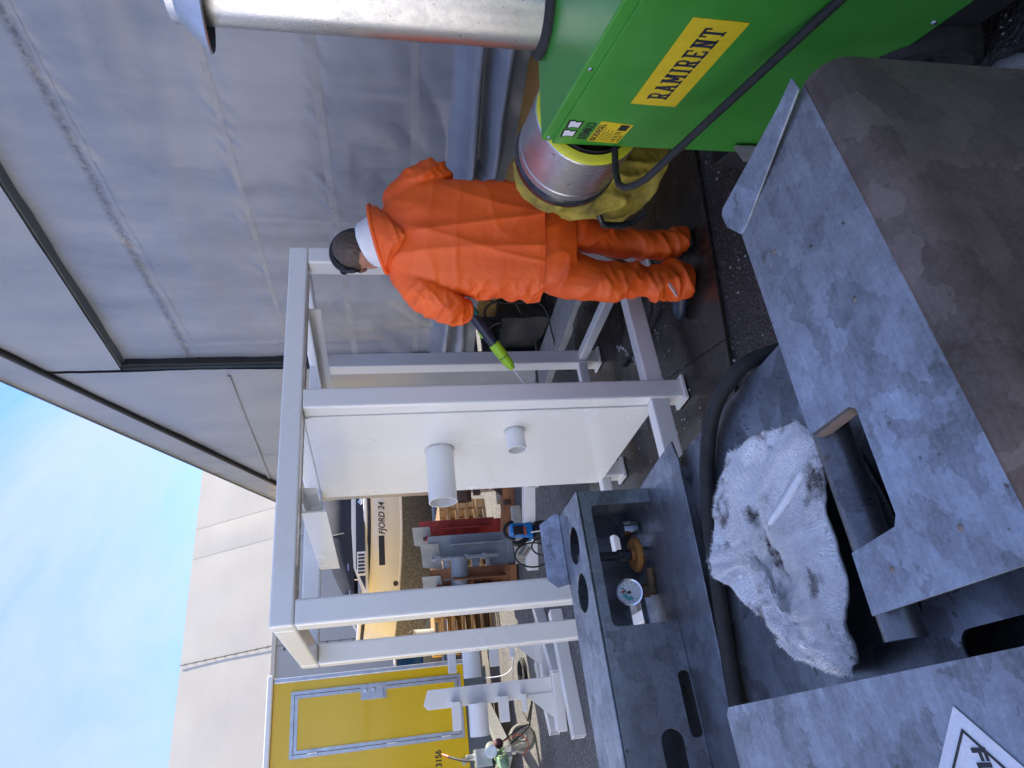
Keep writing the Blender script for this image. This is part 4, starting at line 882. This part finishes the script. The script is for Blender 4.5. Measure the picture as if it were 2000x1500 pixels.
# gloved hand closed round the lance
LA, LB = Vector(loc3(.560, 3.215, 1.310)), Vector(loc3(.075, 3.30, .934))
LD = (LB-LA).normalized(); LS = LD.cross(ZZ).normalized(); LU = LS.cross(LD)
def glove():
    b = bm_new(); c = LA.lerp(LB, .40); R_ = .021
    def cap(pts, rs):
        for i in range(len(pts)-1): add_tube(b, [pts[i], pts[i+1]], [rs[i], rs[i+1]], 10)
        for p, r in zip(pts, rs): add_ball(b, p, r, 2)
    wrist = Vector(loc3(.357, 3.16, 1.198)); palm = c+LU*.030-LS*.004
    cap([wrist, palm-LD*.004], [.030, .026]); cap([palm-LD*.032, palm+LD*.034], [.017, .017])
    side = 1
    for k, (o_, ln) in enumerate(((-.034, .9), (-.012, 1.05), (.011, 1.0), (.033, .85))):
        q = c+LD*o_; pts = []
        for j in range(5):
            a = radians(70-62*j*ln); pts.append(q+(LU*sin(a)+LS*cos(a))*(R_+.009))
        cap(pts, [.0105, .010, .0098, .0094, .0088])
    cap([palm-LD*.03, c-LD*.048+(LU*.5-LS*.85)*(R_+.012), c-LD*.030-(LS*.75+LU*.6)*(R_+.010), c-LD*.012-(LS*.2+LU*.97)*(R_+.009)], [.014, .0125, .011, .0095])
    me = remesh(b, .0042, 3); bm2 = bmesh.new(); bm2.from_mesh(me); g = obj('glove', bm2, 'teal', person, sm=180); tag(g, 'teal work glove closed round the lance')
glove()
def lance():
    t = thing('spray_lance', 'dark navy spray lance with lime green nozzle held by the worker', 'lance', tuple(LA.lerp(LB, .5)))
    l = (LB-LA).length
    part('tube', t, 'navy', lambda b: add_lathe(b, [(0, 0), (.019, 0), (.021, .03), (.021, l*.42), (.024, l*.45), (.026, l*.62), (.024, l*.70), (.021, l*.74), (0, l*.74)], LA, LD, 20), sm=40)
    part('rib', t, 'black_gloss', lambda b: add_beam(b, LA+LD*l*.40-LU*.023, LA+LD*l*.72-LU*.021, .008, .006, LU))
    part('button', t, 'lime', lambda b: add_box(b, LA+LD*l*.615+LU*.025, (.016, .04, .012), Matrix((LS, LD, LU)).transposed()), bevel=.004)
    nzl = part('nozzle', t, 'lime', lambda b: add_lathe(b, [(0, l*.735), (.026, l*.735), (.029, l*.75), (.028, l*.855), (.0285, l*.865)], LA, LD, 18), sm=40)
    part('nozzle_ring', nzl, 'black', lambda b: add_lathe(b, [(.026, l*.862), (.026, l*.874)], LA, LD, 18))
    part('nozzle_tip', nzl, 'lime', lambda b: add_lathe(b, [(.0275, l*.872), (.026, l*.93), (.014, l*.995), (.006, l), (0, l)], LA, LD, 18), sm=40)
    part('trigger_grip', t, 'black', lambda b: add_tube(b, [LA, LA-LD*.05-ZZ*.02, LA-LD*.07-ZZ*.09], [.022, .024, .02], 12), sm=50)
    j = bm_new(); add_tube(j, [LB-LD*.004, LB+LD*.06, LB+LD*.10], [.0018, .0028, .006], 8); o = obj('water_jet', j, 'water_white', sm=60); tag(o, 'thin white jet of water leaving the lime green nozzle', 'water jet')
lance()
# ------------------------------------------------------------------ cream hall far behind
hall = thing('fabric_hall', 'long cream fabric hall with laced panels behind the boats', 'building', (4, 21, 0))
XS = [-14, -9, -4.2, -.6, 3.46, 6.50, 7.45, 11.5, 16, 22]
for x0, x1 in zip(XS, XS[1:]):
    def f(u, v):
        x = x0+.006+(x1-x0-.012)*u; y = 20.0+1.7*v; z = 4.6+2.75*v
        bul = .010*sin(pi*u)*sin(pi*v)+.008*noise.noise(Vector((x*.8, z*.6, 2)))
        return Vector((x, y-bul, z+bul*.4))
    obj('roof_panel', grid(24, 16, f), 'hall_pvc', hall, sm=180)
    part('wall_panel', hall, 'hall_wall', lambda b: bb(b, x0+.008, x1-.008, 20.05, 20.09, .0, 4.6))
for x in XS[1:-1]: part('panel_joint', hall, 'hall_pvc', lambda b: add_beam(b, (x, 20.015, 4.6), (x, 21.71, 7.34), .05, .012, (0, -.85, .53)))
part('eave_trim', hall, 'hall_pvc', lambda b: bb(b, XS[0], XS[-1], 19.96, 20.05, 4.52, 4.62))
part('back_wall', hall, 'hall_wall', lambda b: (bb(b, XS[0], XS[-1], 29.9, 30, 0, 7.3), bb(b, XS[0], XS[-1], 21.7, 30, 7.28, 7.33), bb(b, XS[0], XS[0]+.05, 20.1, 29.8, 0, 7.2), bb(b, XS[-1]-.05, XS[-1], 20.1, 29.8, 0, 7.2)))
for i in range(9):
    t = (i+.5)/9; part('lace', hall, 'black', lambda b: add_beam(b, (3.46-.05, 19.985+1.7*t, 4.6+2.75*t+.03), (3.46+.05, 19.985+1.7*t, 4.6+2.75*t-.03), .007, .007))
for i in range(8): part('lace', hall, 'black', lambda b: (add_ball(b, (3.35, 20.03, 4.3-i*.36), .03, 1), add_beam(b, (3.35, 20.04, 4.3-i*.36), (3.48, 20.04, 4.24-i*.36), .015, .015)))
part('rope', hall, 'black', lambda b: add_tube(b, [(3.47, 19.98+1.7*i/10, 4.62+2.75*i/10) for i in range(11)], .008, 6))
# ------------------------------------------------------------------ white hall added out of view to bounce sunlight onto the stand
nh = thing('bounce_hall', 'added white fabric hall outside the view, bouncing sunlight onto the stand', 'building', (-10.5, 4, 0))
for k in range(6): part('wall_panel', nh, 'white_cloth', lambda b: bb(b, -8.06, -8.0, -9+k*4+.01, -5-.01+k*4, 0, 4.6))
part('roof_cover', nh, 'white_cloth', lambda b: add_prism(b, [(-13.4, 4.4), (-10.5, 6.3), (-7.7, 4.4), (-7.7, 4.5), (-10.5, 6.42), (-13.4, 4.5)], (0, 15.2, 0), (1, 0, 0), (0, 0, 1), 24.4))
part('gable_wall', nh, 'white_cloth', lambda b: (bb(b, -13, -8.07, -9, -8.95, 0, 4.6), bb(b, -13, -8.07, 14.9, 14.95, 0, 4.6), bb(b, -13, -12.95, -8.9, 14.8, 0, 4.6)))
# ------------------------------------------------------------------ yellow trailer
TY = 9.5
tr = thing('site_trailer', 'yellow site trailer with framed door and drawbar, lettered 3156', 'trailer', (0, 11, 0))
part('body', tr, 'yellow', lambda b: bb(b, -1.15, 1.19, TY, 13.2, .60, 2.99), bevel=.012)
for z0, z1 in ((2.99, 3.06),): part('roof_edge', tr, 'white_paint', lambda b: bb(b, -1.20, 1.285, TY-.06, 13.25, z0, z1), bevel=.02, seg=3)
for x in (1.19, -1.235): part('corner_trim', tr, 'alu', lambda b: bb(b, x-.005, x+.055, TY-.015, TY+.06, .596, 2.988), bevel=.012, seg=3)
part('skirt', tr, 'grey_skirt', lambda b: add_prism(b, [(-1.15, .32), (1.02, .32), (1.10, .335), (1.16, .375), (1.19, .45), (1.19, .596), (-1.15, .596)], (0, TY+.03, 0), (1, 0, 0), (0, 0, 1), .04), bevel=.004)
part('skirt_side', tr, 'grey_skirt', lambda b: (bb(b, 1.14, 1.18, TY+.04, 13.1, .40, .596), bb(b, -1.1, 1.14, TY+.05, TY+.1, .30, .33)))
part('reflector', tr, 'white_cloth', lambda b: add_lathe(b, [(0, .006), (.03, .006), (.034, 0)], (1.13, TY-.008, .50), (0, -1, 0), 16)); part('reflector_dot', tr, 'black', lambda b: add_lathe(b, [(0, .003), (.012, .003)], (1.13, TY-.013, .50), (0, -1, 0), 12))
part('reflector', tr, 'white_cloth', lambda b: add_lathe(b, [(0, .006), (.012, .006), (.016, 0)], (.53, TY-.008, .54), (0, -1, 0), 12))
DX0, DX1, DZ0, DZ1 = .325, 1.07, .645, 2.77
dr = thing('door', '', None, (0, 0, 0)) if False else None
frm = sheet('door', [[(DX0, DZ0), (DX1, DZ0), (DX1, DZ1), (DX0, DZ1)], [(DX0+.085, DZ0+.085), (DX1-.085, DZ0+.085), (DX1-.085, DZ1-.085), (DX0+.085, DZ1-.085)]], .016, (0, TY-.012, 0), (1, 0, 0), (0, 0, 1), 'alu', tr)
part('door_leaf', frm, 'yellow', lambda b: bb(b, DX0+.083, DX1-.083, TY-.010, TY-.002, DZ0+.083, DZ1-.083))
sheet('door_gap', [[(DX0+.040, DZ0+.040), (DX1-.040, DZ0+.040), (DX1-.040, DZ1-.040), (DX0+.040, DZ1-.040)], [(DX0+.047, DZ0+.047), (DX1-.047, DZ0+.047), (DX1-.047, DZ1-.047), (DX0+.047, DZ1-.047)]], .002, (0, TY-.0215, 0), (1, 0, 0), (0, 0, 1), 'navy', frm)
for z in (.88, 1.55, 2.50): part('hinge', frm, 'alu', lambda b: (bb(b, DX0+.005, DX0+.075, TY-.03, TY-.0205, z-.06, z+.06), add_tube(b, [(DX0+.043, TY-.032, z-.06), (DX0+.043, TY-.032, z+.06)], .008, 8)), bevel=.002)
lkp = part('lock_plate', frm, 'alu', lambda b: bb(b, .885, 1.055, TY-.030, TY-.0205, 1.60, 1.92), bevel=.002)
for z in (1.86, 1.76): part('lock_cylinder', lkp, 'stainless', lambda b: add_lathe(b, [(.026, 0), (.024, .012), (.012, .014), (0, .012)], (1.0, TY-.030, z), (0, -1, 0), 18), sm=40)
part('handle', lkp, 'stainless', lambda b: (add_lathe(b, [(.022, 0), (.02, .02), (0, .02)], (1.01, TY-.030, 1.645), (0, -1, 0), 16), add_tube(b, [(1.01, TY-.05, 1.645), (1.0, TY-.075, 1.645), (.90, TY-.075, 1.64)], .009, 10)), sm=50)
text('number', '3156', .105, (.035, TY-.0015, .955), (1, 0, 0), (0, 0, 1), 'black', tr, .002, bold=.002, sx=.9)
part('hook', tr, 'zinc', lambda b: bb(b, .02, .10, TY-.02, TY, .66, .70))
db = part('drawbar', tr, 'zinc', lambda b: (add_beam(b, (.72, 9.6, .36), (.10, 7.75, .42), .07, .14), add_beam(b, (-.5, 9.6, .36), (.06, 7.75, .42), .07, .14)), bevel=.005)
part('overrun_coupling', db, 'trailer_green', lambda b: (add_beam(b, (.08, 7.95, .46), (.0, 7.35, .50), .10, .10), add_beam(b, (.02, 7.5, .52), (-.03, 7.12, .53), .075, .075), add_lathe(b, [(.05, 0), (.055, .03), (.04, .06), (0, .06)], (-.03, 7.12, .50), (0, 0, 1), 14, True)), bevel=.006)
part('coupling_body', db, 'zinc', lambda b: (add_tube(b, [(.14, 7.75, .56), (.10, 7.45, .60)], .06, 16), add_tube(b, [(.08, 7.8, .44), (.08, 7.8, .82)], .026, 12), add_box(b, (.06, 7.7, .66), (.16, .22, .16))), bevel=.004)
hbk = part('brake_lever', db, 'black', lambda b: add_tube(b, [(.00, 7.65, .55), (.06, 7.8, .86), (.11, 7.95, .98)], [.014, .012, .012], 10), sm=50)
part('lever_tip', hbk, 'tool_red', lambda b: add_tube(b, [(.11, 7.95, .98), (.14, 8.02, 1.04)], [.017, .013], 10), sm=50)
part('red_plug', db, 'oxide', lambda b: add_ball(b, (.165, 7.6, .50), .05, 2))
jw = part('jockey_wheel', tr, 'tyre_grey', lambda b: add_lathe(b, [(.07, -.045), (.12, -.05), (.148, -.03), (.15, 0), (.148, .03), (.12, .05), (.07, .045)], (.20, 8.20, .15), (.35, -1, 0), 36), sm=40)
part('hub', jw, 'drum', lambda b: add_lathe(b, [(0, .03), (.04, .045), (.06, .03), (.075, .04), (.075, -.04), (0, -.03)], (.20, 8.20, .15), (.35, -1, 0), 28), sm=40)
part('fork', jw, 'zinc', lambda b: (add_beam(b, (.14, 8.10, .15), (.08, 7.85, .45), .03, .05), add_tube(b, [(.08, 7.82, .3), (.08, 7.82, .75)], .03, 14)))
for lab, pts, m, r in (('thin black brake cable looping under the trailer coupling', [(.15, 7.7, .5), (.28, 7.7, .25), (.30, 7.8, .12), (.2, 7.9, .25), (.12, 7.85, .4)], 'rubber', .007), ('thin red breakaway cable hanging from the trailer coupling', [(.16, 7.6, .5), (.22, 7.5, .3), (.12, 7.45, .22), (.02, 7.45, .3)], 'tool_red', .005), ('thin white cable hanging from the yellow trailer to the ground', [(.98, 9.46, .33), (.97, 9.3, .12), (1.02, 9.15, .02), (1.10, 9.05, .01), (1.15, 8.95, .01)], 'white_cloth', .006)): tent_cable(lab, pts, m, r)
for x in (-1.0,): part('wheel', tr, 'rubber', lambda b: add_lathe(b, [(.2, -.09), (.31, -.09), (.33, -.06), (.33, .06), (.31, .09), (.2, .09)], (1.0, 11.6, .33), (1, 0, 0), 32), sm=40)
part('axle', tr, 'black', lambda b: add_tube(b, [(-1, 11.6, .33), (1, 11.6, .33)], .04, 12))
part('chassis', tr, 'zinc', lambda b: (bb(b, .5, .58, TY+.1, 13, .40, .58), bb(b, -.5, -.42, TY+.1, 13, .40, .58)))
# cable coil on the sunlit strip
def coil():
    P = []
    for i in range(150):
        a = i/150*2*pi*4.5; r = .17+.03*sin(i*.37)+.012*(i % 9)/9; P.append(Vector((.84+r*1.1*cos(a), 8.30+r*.9*sin(a), .012+.010*(i/30))))
    P += [Vector((.72, 8.5, .01)), Vector((.5, 8.75, .008)), Vector((.38, 8.5, .008)), Vector((.55, 8.1, .008)), Vector((.3, 8.45, .008)), Vector((.1, 8.9, .008))]
    b = bm_new(); add_tube(b, P, .0085, 7); tag(obj('cable_coil', b, 'rubber', sm=60), 'coil of black cable lying on the sunlit strip of ground', 'cable')
coil()
# ------------------------------------------------------------------ boats
def hull(name, label, x0, x1, y, beam, zk, zc, zs, mats, bow_left=True, group=None):
    t = thing(name, label, 'boat', ((x0+x1)/2, y+beam/2, 0)); n = 40; Lb = x1-x0
    def half(u):
        k = u if bow_left else 1-u
        return beam/2*min(1, (k/.36))**.62 if k < .36 else beam/2
    def pt(u, s, which):
        h = half(u); k = u if bow_left else 1-u; rise = .25*max(0, 1-k/.3)**2; fl = 1-.25*max(0, 1-k/.4)
        x = x0+Lb*u; yc = y+beam/2
        P = [(0, zk+.55*max(0, 1-k/.16)**2), (h*.80*fl, zc+rise), (h*.97, zc+(zs-zc)*.5+rise), (h, zs+rise*.8)]
        q = P[which]; return Vector((x + (.28*(k < .12)*(1-k/.12)*(which-3)/3*(-1 if bow_left else 1))*-1, yc+s*q[0], q[1]))
    for nm, a, c, m in (('bottom', 0, 1, mats[0]), ('topside', 1, 3, mats[1])):
        b = bm_new()
        for s in (-1, 1):
            rows = [[b.verts.new(pt(i/n, s, w)) for w in range(a, c+1)] for i in range(n+1)]
            for A, B in zip(rows, rows[1:]):
                for k in range(len(A)-1): b.faces.new((A[k], A[k+1], B[k+1], B[k]))
            if s == -1: last = rows[-1 if bow_left else 0]
            else:
                l2 = rows[-1 if bow_left else 0]
                for k in range(len(l2)-1): b.faces.new((last[k], last[k+1], l2[k+1], l2[k]))
        obj(nm, b, m, t, sm=35)
    b = bm_new(); L_ = [[b.verts.new(pt(i/n, s, 3)-ZZ*.02) for s in (-1, 1)] for i in range(n+1)]
    for A, B in zip(L_, L_[1:]): b.faces.new((A[0], A[1], B[1], B[0]))
    obj('deck', b, mats[1], t)
    part('rub_rail', t, mats[2], lambda b: add_tube(b, [pt(i/n, -1, 3)-Vector((0, .012, .015)) for i in range(n+1)], .032, 8), sm=60)
    part('spray_rail', t, mats[1], lambda b: add_tube(b, [pt(i/n, -1, 1)-Vector((0, .02, -.03)) for i in range(5, n+1)], .028, 6), sm=60)
    return t, pt
BY = 12.6
boat, bpt = hull('motor_boat', 'cream motor boat lettered FJORD 24 under a navy canopy', 2.35, 9.3, BY, 2.5, .55, 1.20, 1.86, ('antifoul', 'gelcoat', 'black_gloss'))
ys = BY-.004
part('gunwale', boat, 'white_paint', lambda b: add_tube(b, [bpt(i/40, -1, 3)+Vector((0, .04, .05)) for i in range(41)], .045, 8), sm=60)
part('window_band', boat, 'navy', lambda b: add_prism(b, [(3.05, 1.93), (9.0, 1.93), (9.0, 2.10), (3.45, 2.10)], (0, BY+.22, 0), (1, 0, 0), (0, 0, 1), .05))
part('coaming', boat, 'white_paint', lambda b: add_prism(b, [(2.95, 1.88), (9.05, 1.88), (9.05, 2.20), (4.3, 2.19), (3.5, 2.15), (3.0, 1.98)], (0, BY+.29, 0), (1, 0, 0), (0, 0, 1), -.06) )
def canopy(u, v):
    x = 3.0+6.0*u; a = pi*v; top = .62*(min(1, u/.18)**.6)
    return Vector((x+.02*noise.noise(Vector((x*4, v*5, 1))), BY+.36+.9*(1-cos(a)), 2.14+top*sin(a)**.6*(1+.04*noise.noise(Vector((x*3, v*3, 2))))))
obj('canopy', grid(60, 24, canopy), 'navy_canvas', boat, sm=180)
for x in (4.2, 5.1, 6.0): part('canopy_seam', boat, 'tarp_seam', lambda b: add_tube(b, [Vector(canopy((x-3)/6, i/24))+Vector((0, -.008, .006)) for i in range(1, 13)], .008, 6))
part('name_block', boat, 'black', lambda b: bb(b, 3.42, 3.98, BY-.022, BY-.006, 1.565, 1.675))
text('name_lettering', 'FJORD 24', .165, (4.00, BY-.02, 1.555), (1, 0, 0), (0, 0, 1), 'black', boat, .01, bold=.003, shear=.22, sx=.93)
vt = part('vent_louvre', boat, 'white_paint', lambda b: bb(b, 3.30, 3.75, BY+.15, BY+.19, 1.92, 2.08))
for i in range(6): part('vent_slat', vt, 'navy', lambda b: bb(b, 3.34+i*.066, 3.375+i*.066, BY+.135, BY+.151, 1.94, 2.06))
part('cleat', boat, 'stainless', lambda b: (add_tube(b, [(4.75, BY+.18, 1.98), (4.75, BY+.18, 2.06)], .02, 8), add_ball(b, (4.75, BY+.17, 2.0), .06, 2, (1.3, .6, .8))))
part('bow_rail', boat, 'stainless', lambda b: (add_tube(b, [(3.6, BY+.35, 2.25), (3.0, BY+.5, 2.22), (2.6, BY+.9, 2.2)], .018, 8), add_tube(b, [(3.3, BY+.42, 1.95), (3.3, BY+.42, 2.23)], .015, 8)))
part('fairlead', boat, 'black', lambda b: add_lathe(b, [(.05, 0), (.04, .01), (0, .008)], (3.12, BY+.21, 1.38), (-.35, -1, 0), 14))
for x, wh in ((3.6, 'bow'), (5.2, 'middle'), (7.4, 'stern')): tag(part('keel_block', None, 'old_wood', lambda b: (bb(b, x-.12, x+.12, BY+.8, BY+1.7, 0, .30), bb(b, x-.10, x+.10, BY+.95, BY+1.55, .30, .64))), 'dark timber block propping the %s of the cream motor boat' % wh, 'block', 'timber blocks under the boat')
boat2, b2 = hull('small_boat', 'small blue hulled boat with cream deck and rail behind the yellow trailer', 1.1, 5.2, 15.4, 1.9, .35, .80, 1.42, ('gelcoat', 'boat_blue', 'white_paint'), False)
part('cabin', boat2, 'gelcoat', lambda b: add_prism(b, [(2.55, 1.42), (4.2, 1.42), (4.0, 1.95), (2.95, 1.95)], (0, 15.75, 0), (1, 0, 0), (0, 0, 1), -1.2), bevel=.04)
part('cabin_window', boat2, 'navy', lambda b: add_prism(b, [(2.85, 1.55), (3.8, 1.55), (3.7, 1.82), (3.05, 1.82)], (0, 15.72, 0), (1, 0, 0), (0, 0, 1), .02))
for dz in (0, .14): part('hand_rail', boat2, 'white_paint', lambda b: add_tube(b, [(2.2, 15.5, 1.46), (2.35, 15.5, 1.75+dz), (2.9, 15.55, 2.1+dz), (3.3, 15.6, 2.3+dz)], .022, 8), sm=60)
for x, wh in ((1.9, 'stern'), (4.0, 'bow')): tag(part('keel_block', None, 'old_wood', lambda b: bb(b, x-.1, x+.1, 16.0, 16.7, 0, .40)), 'timber block propping the %s of the small blue boat' % wh, 'block', 'timber blocks under the small boat')
# ------------------------------------------------------------------ fabricated brackets
def bracket(label, x, y, s, m, m2, h=1.2, w_=.17, yaw=0, plate_m=None, z0=.10):
    t = thing('steel_bracket', label, 'bracket', (x, y, 0), None); t.rotation_euler.z = yaw
    Mx = Matrix.Translation((x, y, 0)) @ Matrix.Rotation(yaw, 4, 'Z')
    def P(nm, mm, fn, par=t, **k):
        b = bm_new(); fn(b); b.transform(Mx); return obj(nm, b, mm, par, **k)
    P('back_plate', plate_m or m, lambda b: add_prism(b, [(0, z0), (w_, z0), (w_, z0+h-.04), (w_*.25, z0+h), (0, z0+h*.97)], (0, 0, 0), (1, 0, 0), (0, 0, 1), .010), bevel=.002)
    P('pipe', m2, lambda b: add_pipe(b, (.02, -.10, z0+h*.60), (-.24*s, -.10, z0+h*.60), .085*s, .078*s, 28), sm=40)
    for zz, ww, ll in ((.76, .075, .20), (.40, .085, .18), (.24, .04, .12)):
        P('stub_tube', m2, lambda b: bb(b, .02-ll*s, .05, -.02-.08, -.018, z0+h*zz-ww/2, z0+h*zz+ww/2), bevel=.005)
    P('gusset', m, lambda b: add_prism(b, [(.0, z0), (-.22*s, z0), (0, z0+.26*s)], (.03, -.012, 0), (1, 0, 0), (0, 0, 1), .010))
    P('rear_arm', m, lambda b: bb(b, .04, .10, .0, .30*s, z0+h*.78, z0+h*.84))
    P('foot_tube', m, lambda b: (bb(b, -.30*s, .22, -.05, .06, z0-.095, z0-.002), bb(b, -.02, .10, .061, .36*s, z0-.095, z0-.002)), bevel=.008)
    return t
bracket('white painted steel bracket standing before the yellow trailer', .47, 6.55, 1.0, 'white_paint', 'white_paint', 1.17, .16, radians(-8), z0=.115)
bracket('white painted steel bracket behind the left rear post of the stand', .97, 6.9, 1.0, 'white_paint', 'white_paint', 1.14, .20, radians(-6), z0=.115)
def extra(t, m, m2, h, z0, w_, x, y, yaw):
    Mx = Matrix.Translation((x, y, 0)) @ Matrix.Rotation(yaw, 4, 'Z')
    def P(nm, mm, fn, **k):
        b = bm_new(); fn(b); b.transform(Mx); obj(nm, b, mm, t, **k)
    P('upright_pipe', m2, lambda b: add_tube(b, [(.02, -.13, z0+h*.12), (.02, -.13, z0+h*.93)], .028, 16), sm=40)
    for zz in (.30, .52, .86): P('pipe_clamp', m, lambda b: bb(b, -.012, .052, -.165, -.012, z0+h*zz-.03, z0+h*zz+.03), bevel=.004)
    P('masking_plate', 'drum', lambda b: add_prism(b, [(-.10, z0+h*.80), (w_*.7, z0+h*.84), (w_*.7, z0+h*1.06), (-.06, z0+h*1.04)], (0, -.03, 0), (1, 0, 0), (0, 0, 1), .006))
    P('side_fin', m, lambda b: bb(b, w_*.55, w_*.55+.01, -.22, -.001, z0+.05, z0+h*.7))
for lab, x, y, s_, m, m2, h, w2, yw, z0, pm in (('red primed steel bracket standing in front of the boat', 2.62, 8.6, 1.05, 'red_primer', 'oxide', 1.02, .24, -20, .14, None), ('grey painted steel bracket with wide pipe standing by the boat', 2.18, 8.05, 1.25, 'grey_paint', 'grey_paint', .98, .30, -12, .12, None), ('rusty brown steel bracket standing beside the grey one', 1.86, 8.05, 1.0, 'rust', 'dark_rust', .98, .22, -25, .12, 'rust')):
    extra(bracket(lab, x, y, s_, m, m2, h, w2, radians(yw), pm, z0=z0), m, m2, h, z0, w2, x, y, radians(yw))
bracket('dark brown steel bracket with a wide plate behind the side panel', 3.02, 7.7, 1.0, 'dark_rust', 'dark_rust', .80, .36, radians(-10), 'dark_rust', z0=.14)
def boxtube(label, p0, p1, wd, ht, m='white_paint', group=None):
    t = thing('box_tube', label, 'steel tube', tuple((Vector(p0)+Vector(p1))/2), group)
    A = axes(Vector(p1)-Vector(p0)); x, d, y = A.col[0], A.col[1], A.col[2]
    def f(b):
        for i, s in ((0, 1), (1, 1)): pass
        R_ = []
        for p in (Vector(p0), Vector(p1)):
            for k in (1, .86 if wd > .05 else .8): R_.append([b.verts.new(p+x*sx*wd/2*k+y*sz*(ht/2-(1-k)*wd/2)) for sx, sz in ((-1, -1), (1, -1), (1, 1), (-1, 1))])
        o0, i0, o1, i1 = R_
        for k in range(4):
            q = (k+1) % 4
            for a, b_ in ((o0, o1), (o1, i1), (i1, i0), (i0, o0)): b.faces.new((a[k], a[q], b_[q], b_[k]))
    part('tube_wall', t, m, f, bevel=.004)
boxtube('long white box tube on the ground under the white bracket', (.10, 6.05, .055), (1.15, 6.25, .055), .11, .11)
boxtube('short white box tube lying crosswise below the white bracket', (.18, 6.95, .05), (.85, 7.25, .05), .10, .10)
boxtube('white box tube lying behind the left posts of the stand', (.62, 6.5, .05), (1.35, 7.0, .05), .09, .10)
boxtube('grey white box tube with a rust stain in front of the red bracket', (2.05, 6.9, .06), (2.55, 6.55, .06), .13, .12)
boxtube('white box tube leaning out in front of the rusty bracket', (1.72, 6.95, .06), (2.15, 6.75, .06), .11, .12)
boxtube('pale green box tube under the grey bracket', (1.95, 7.55, .05), (2.6, 7.45, .05), .12, .10, 'drum')
boxtube('short white box tube behind the side panel of the stand', (2.42, 6.35, .06), (2.9, 6.30, .06), .12, .12)
boxtube('rusty brown box tube on the ground behind the brackets', (2.2, 8.35, .07), (3.4, 7.2, .07), .14, .14, 'rust')
# ------------------------------------------------------------------ pallets
def pallet(label, x, y, z, yaw, group, stand=False):
    t = thing('pallet', label, 'pallet', (x, y, z), group)
    Mx = Matrix.Translation((x, y, z)) @ Matrix.Rotation(yaw, 4, 'Z') @ (Matrix.Rotation(radians(84), 4, 'X') if stand else Matrix.Identity(4))
    def P(nm, fn):
        b = bm_new(); fn(b); b.transform(Mx); obj(nm, b, 'wood', t, bevel=.003)
    for i in range(5): P('deck_board', lambda b: bb(b, -.6, .6, -.4+i*.175, -.4+i*.175+.1, .122, .144))
    for yy in (-.4, -.05, .3):
        P('bottom_board', lambda b: bb(b, -.6, .6, yy, yy+.1, 0, .022))
        for xx in (-.6, -.07, .46): P('block', lambda b: bb(b, xx, xx+.14, yy, yy+.1, .0225, .1215))
ORD = ('first', 'second', 'third', 'fourth', 'fifth', 'sixth')
for k in range(5): pallet('weathered wooden pallet behind the red bracket, %s from the ground in its stack' % ORD[k], 3.05, 10.4, .146*k, radians(3+4*(k % 2)), 'pallets stacked behind the red bracket')
for k in range(6): pallet('weathered wooden pallet behind the rusty bracket, %s from the ground in its stack' % ORD[k], 2.15, 10.9, .146*k, radians(-5+5*(k % 2)), 'pallets stacked behind the rusty bracket')
def drum():
    t = thing('paint_pail', 'ribbed cream pail standing on the pallets beyond the posts', 'pail', (1.75, 10.6, .877)); c = Vector((1.75, 10.6, .877))
    part('pail_wall', t, 'drum', lambda b: add_lathe(b, [(0, 0), (.11, 0)]+[(.112+.004*(i % 2), .02+.028*i) for i in range(10)]+[(.128, .30), (.12, .30), (.11, .02)], c, ZZ, 28), sm=40)
    part('bail_handle', t, 'black', lambda b: add_tube(b, [c+Vector((.128*cos(a), -.02, .28+.11*sin(a))) for a in [pi*i/16 for i in range(17)]], .005, 6))
drum()
# ------------------------------------------------------------------ blue and black electric sprayer with leads
def sprayer():
    c = Vector((1.64, 5.36, 0)); t = thing('electric_sprayer', 'blue and black electric sprayer with coiled leads standing on the asphalt', 'sprayer', tuple(c))
    part('base_drum', t, 'black', lambda b: add_lathe(b, [(0, 0), (.085, 0), (.09, .01), (.09, .30), (.08, .35), (.05, .37), (0, .37)], c, ZZ, 28), sm=40)
    part('motor_housing', t, 'tool_blue', lambda b: (add_box(b, c+Vector((0, 0, .41)), (.13, .15, .08)), add_box(b, c+Vector((.02, 0, .50)), (.10, .13, .12))), bevel=.02, seg=3)
    part('control_face', t, 'black_gloss', lambda b: add_box(b, c+Vector((.0, -.07, .50)), (.075, .016, .085)), bevel=.006)
    part('red_switch', t, 'tool_red', lambda b: add_box(b, c+Vector((-.01, -.078, .445)), (.07, .016, .018)), bevel=.003)
    part('carry_handle', t, 'black', lambda b: add_tube(b, [c+Vector((.075*cos(a)+.02, 0, .52+.085*sin(a))) for a in [pi*i/16 for i in range(17)]], .014, 10), sm=60)
    part('side_grip', t, 'black', lambda b: add_tube(b, [c+Vector((-.06, -.03, .42)), c+Vector((-.11, -.05, .50)), c+Vector((-.10, -.05, .56))], [.022, .026, .02], 10), sm=60)
    part('filter_bottle', t, 'clear', lambda b: add_tube(b, [c+Vector((-.12, -.03, .42)), c+Vector((-.22, -.05, .50))], .035, 18), sm=40)
    part('lead', t, 'rubber', lambda b: add_tube(b, [c+Vector((-.11-.10*(1-cos(a))*1.0, -.06, .40+.15*sin(a))) for a in [2*pi*i/30-.6 for i in range(28)]], .007, 8), sm=60)
    part('lead', t, 'rubber', lambda b: add_tube(b, [c+Vector((-.08-.075*(1-cos(a)), -.09, .30+.11*sin(a))) for a in [2*pi*i/30-.3 for i in range(30)]], .007, 8), sm=60)
    part('spray_wand', t, 'white_paint', lambda b: add_tube(b, [c+Vector((-.02, -.10, .22)), c+Vector((-.03, -.09, .40))], .006, 8), sm=60)
sprayer()
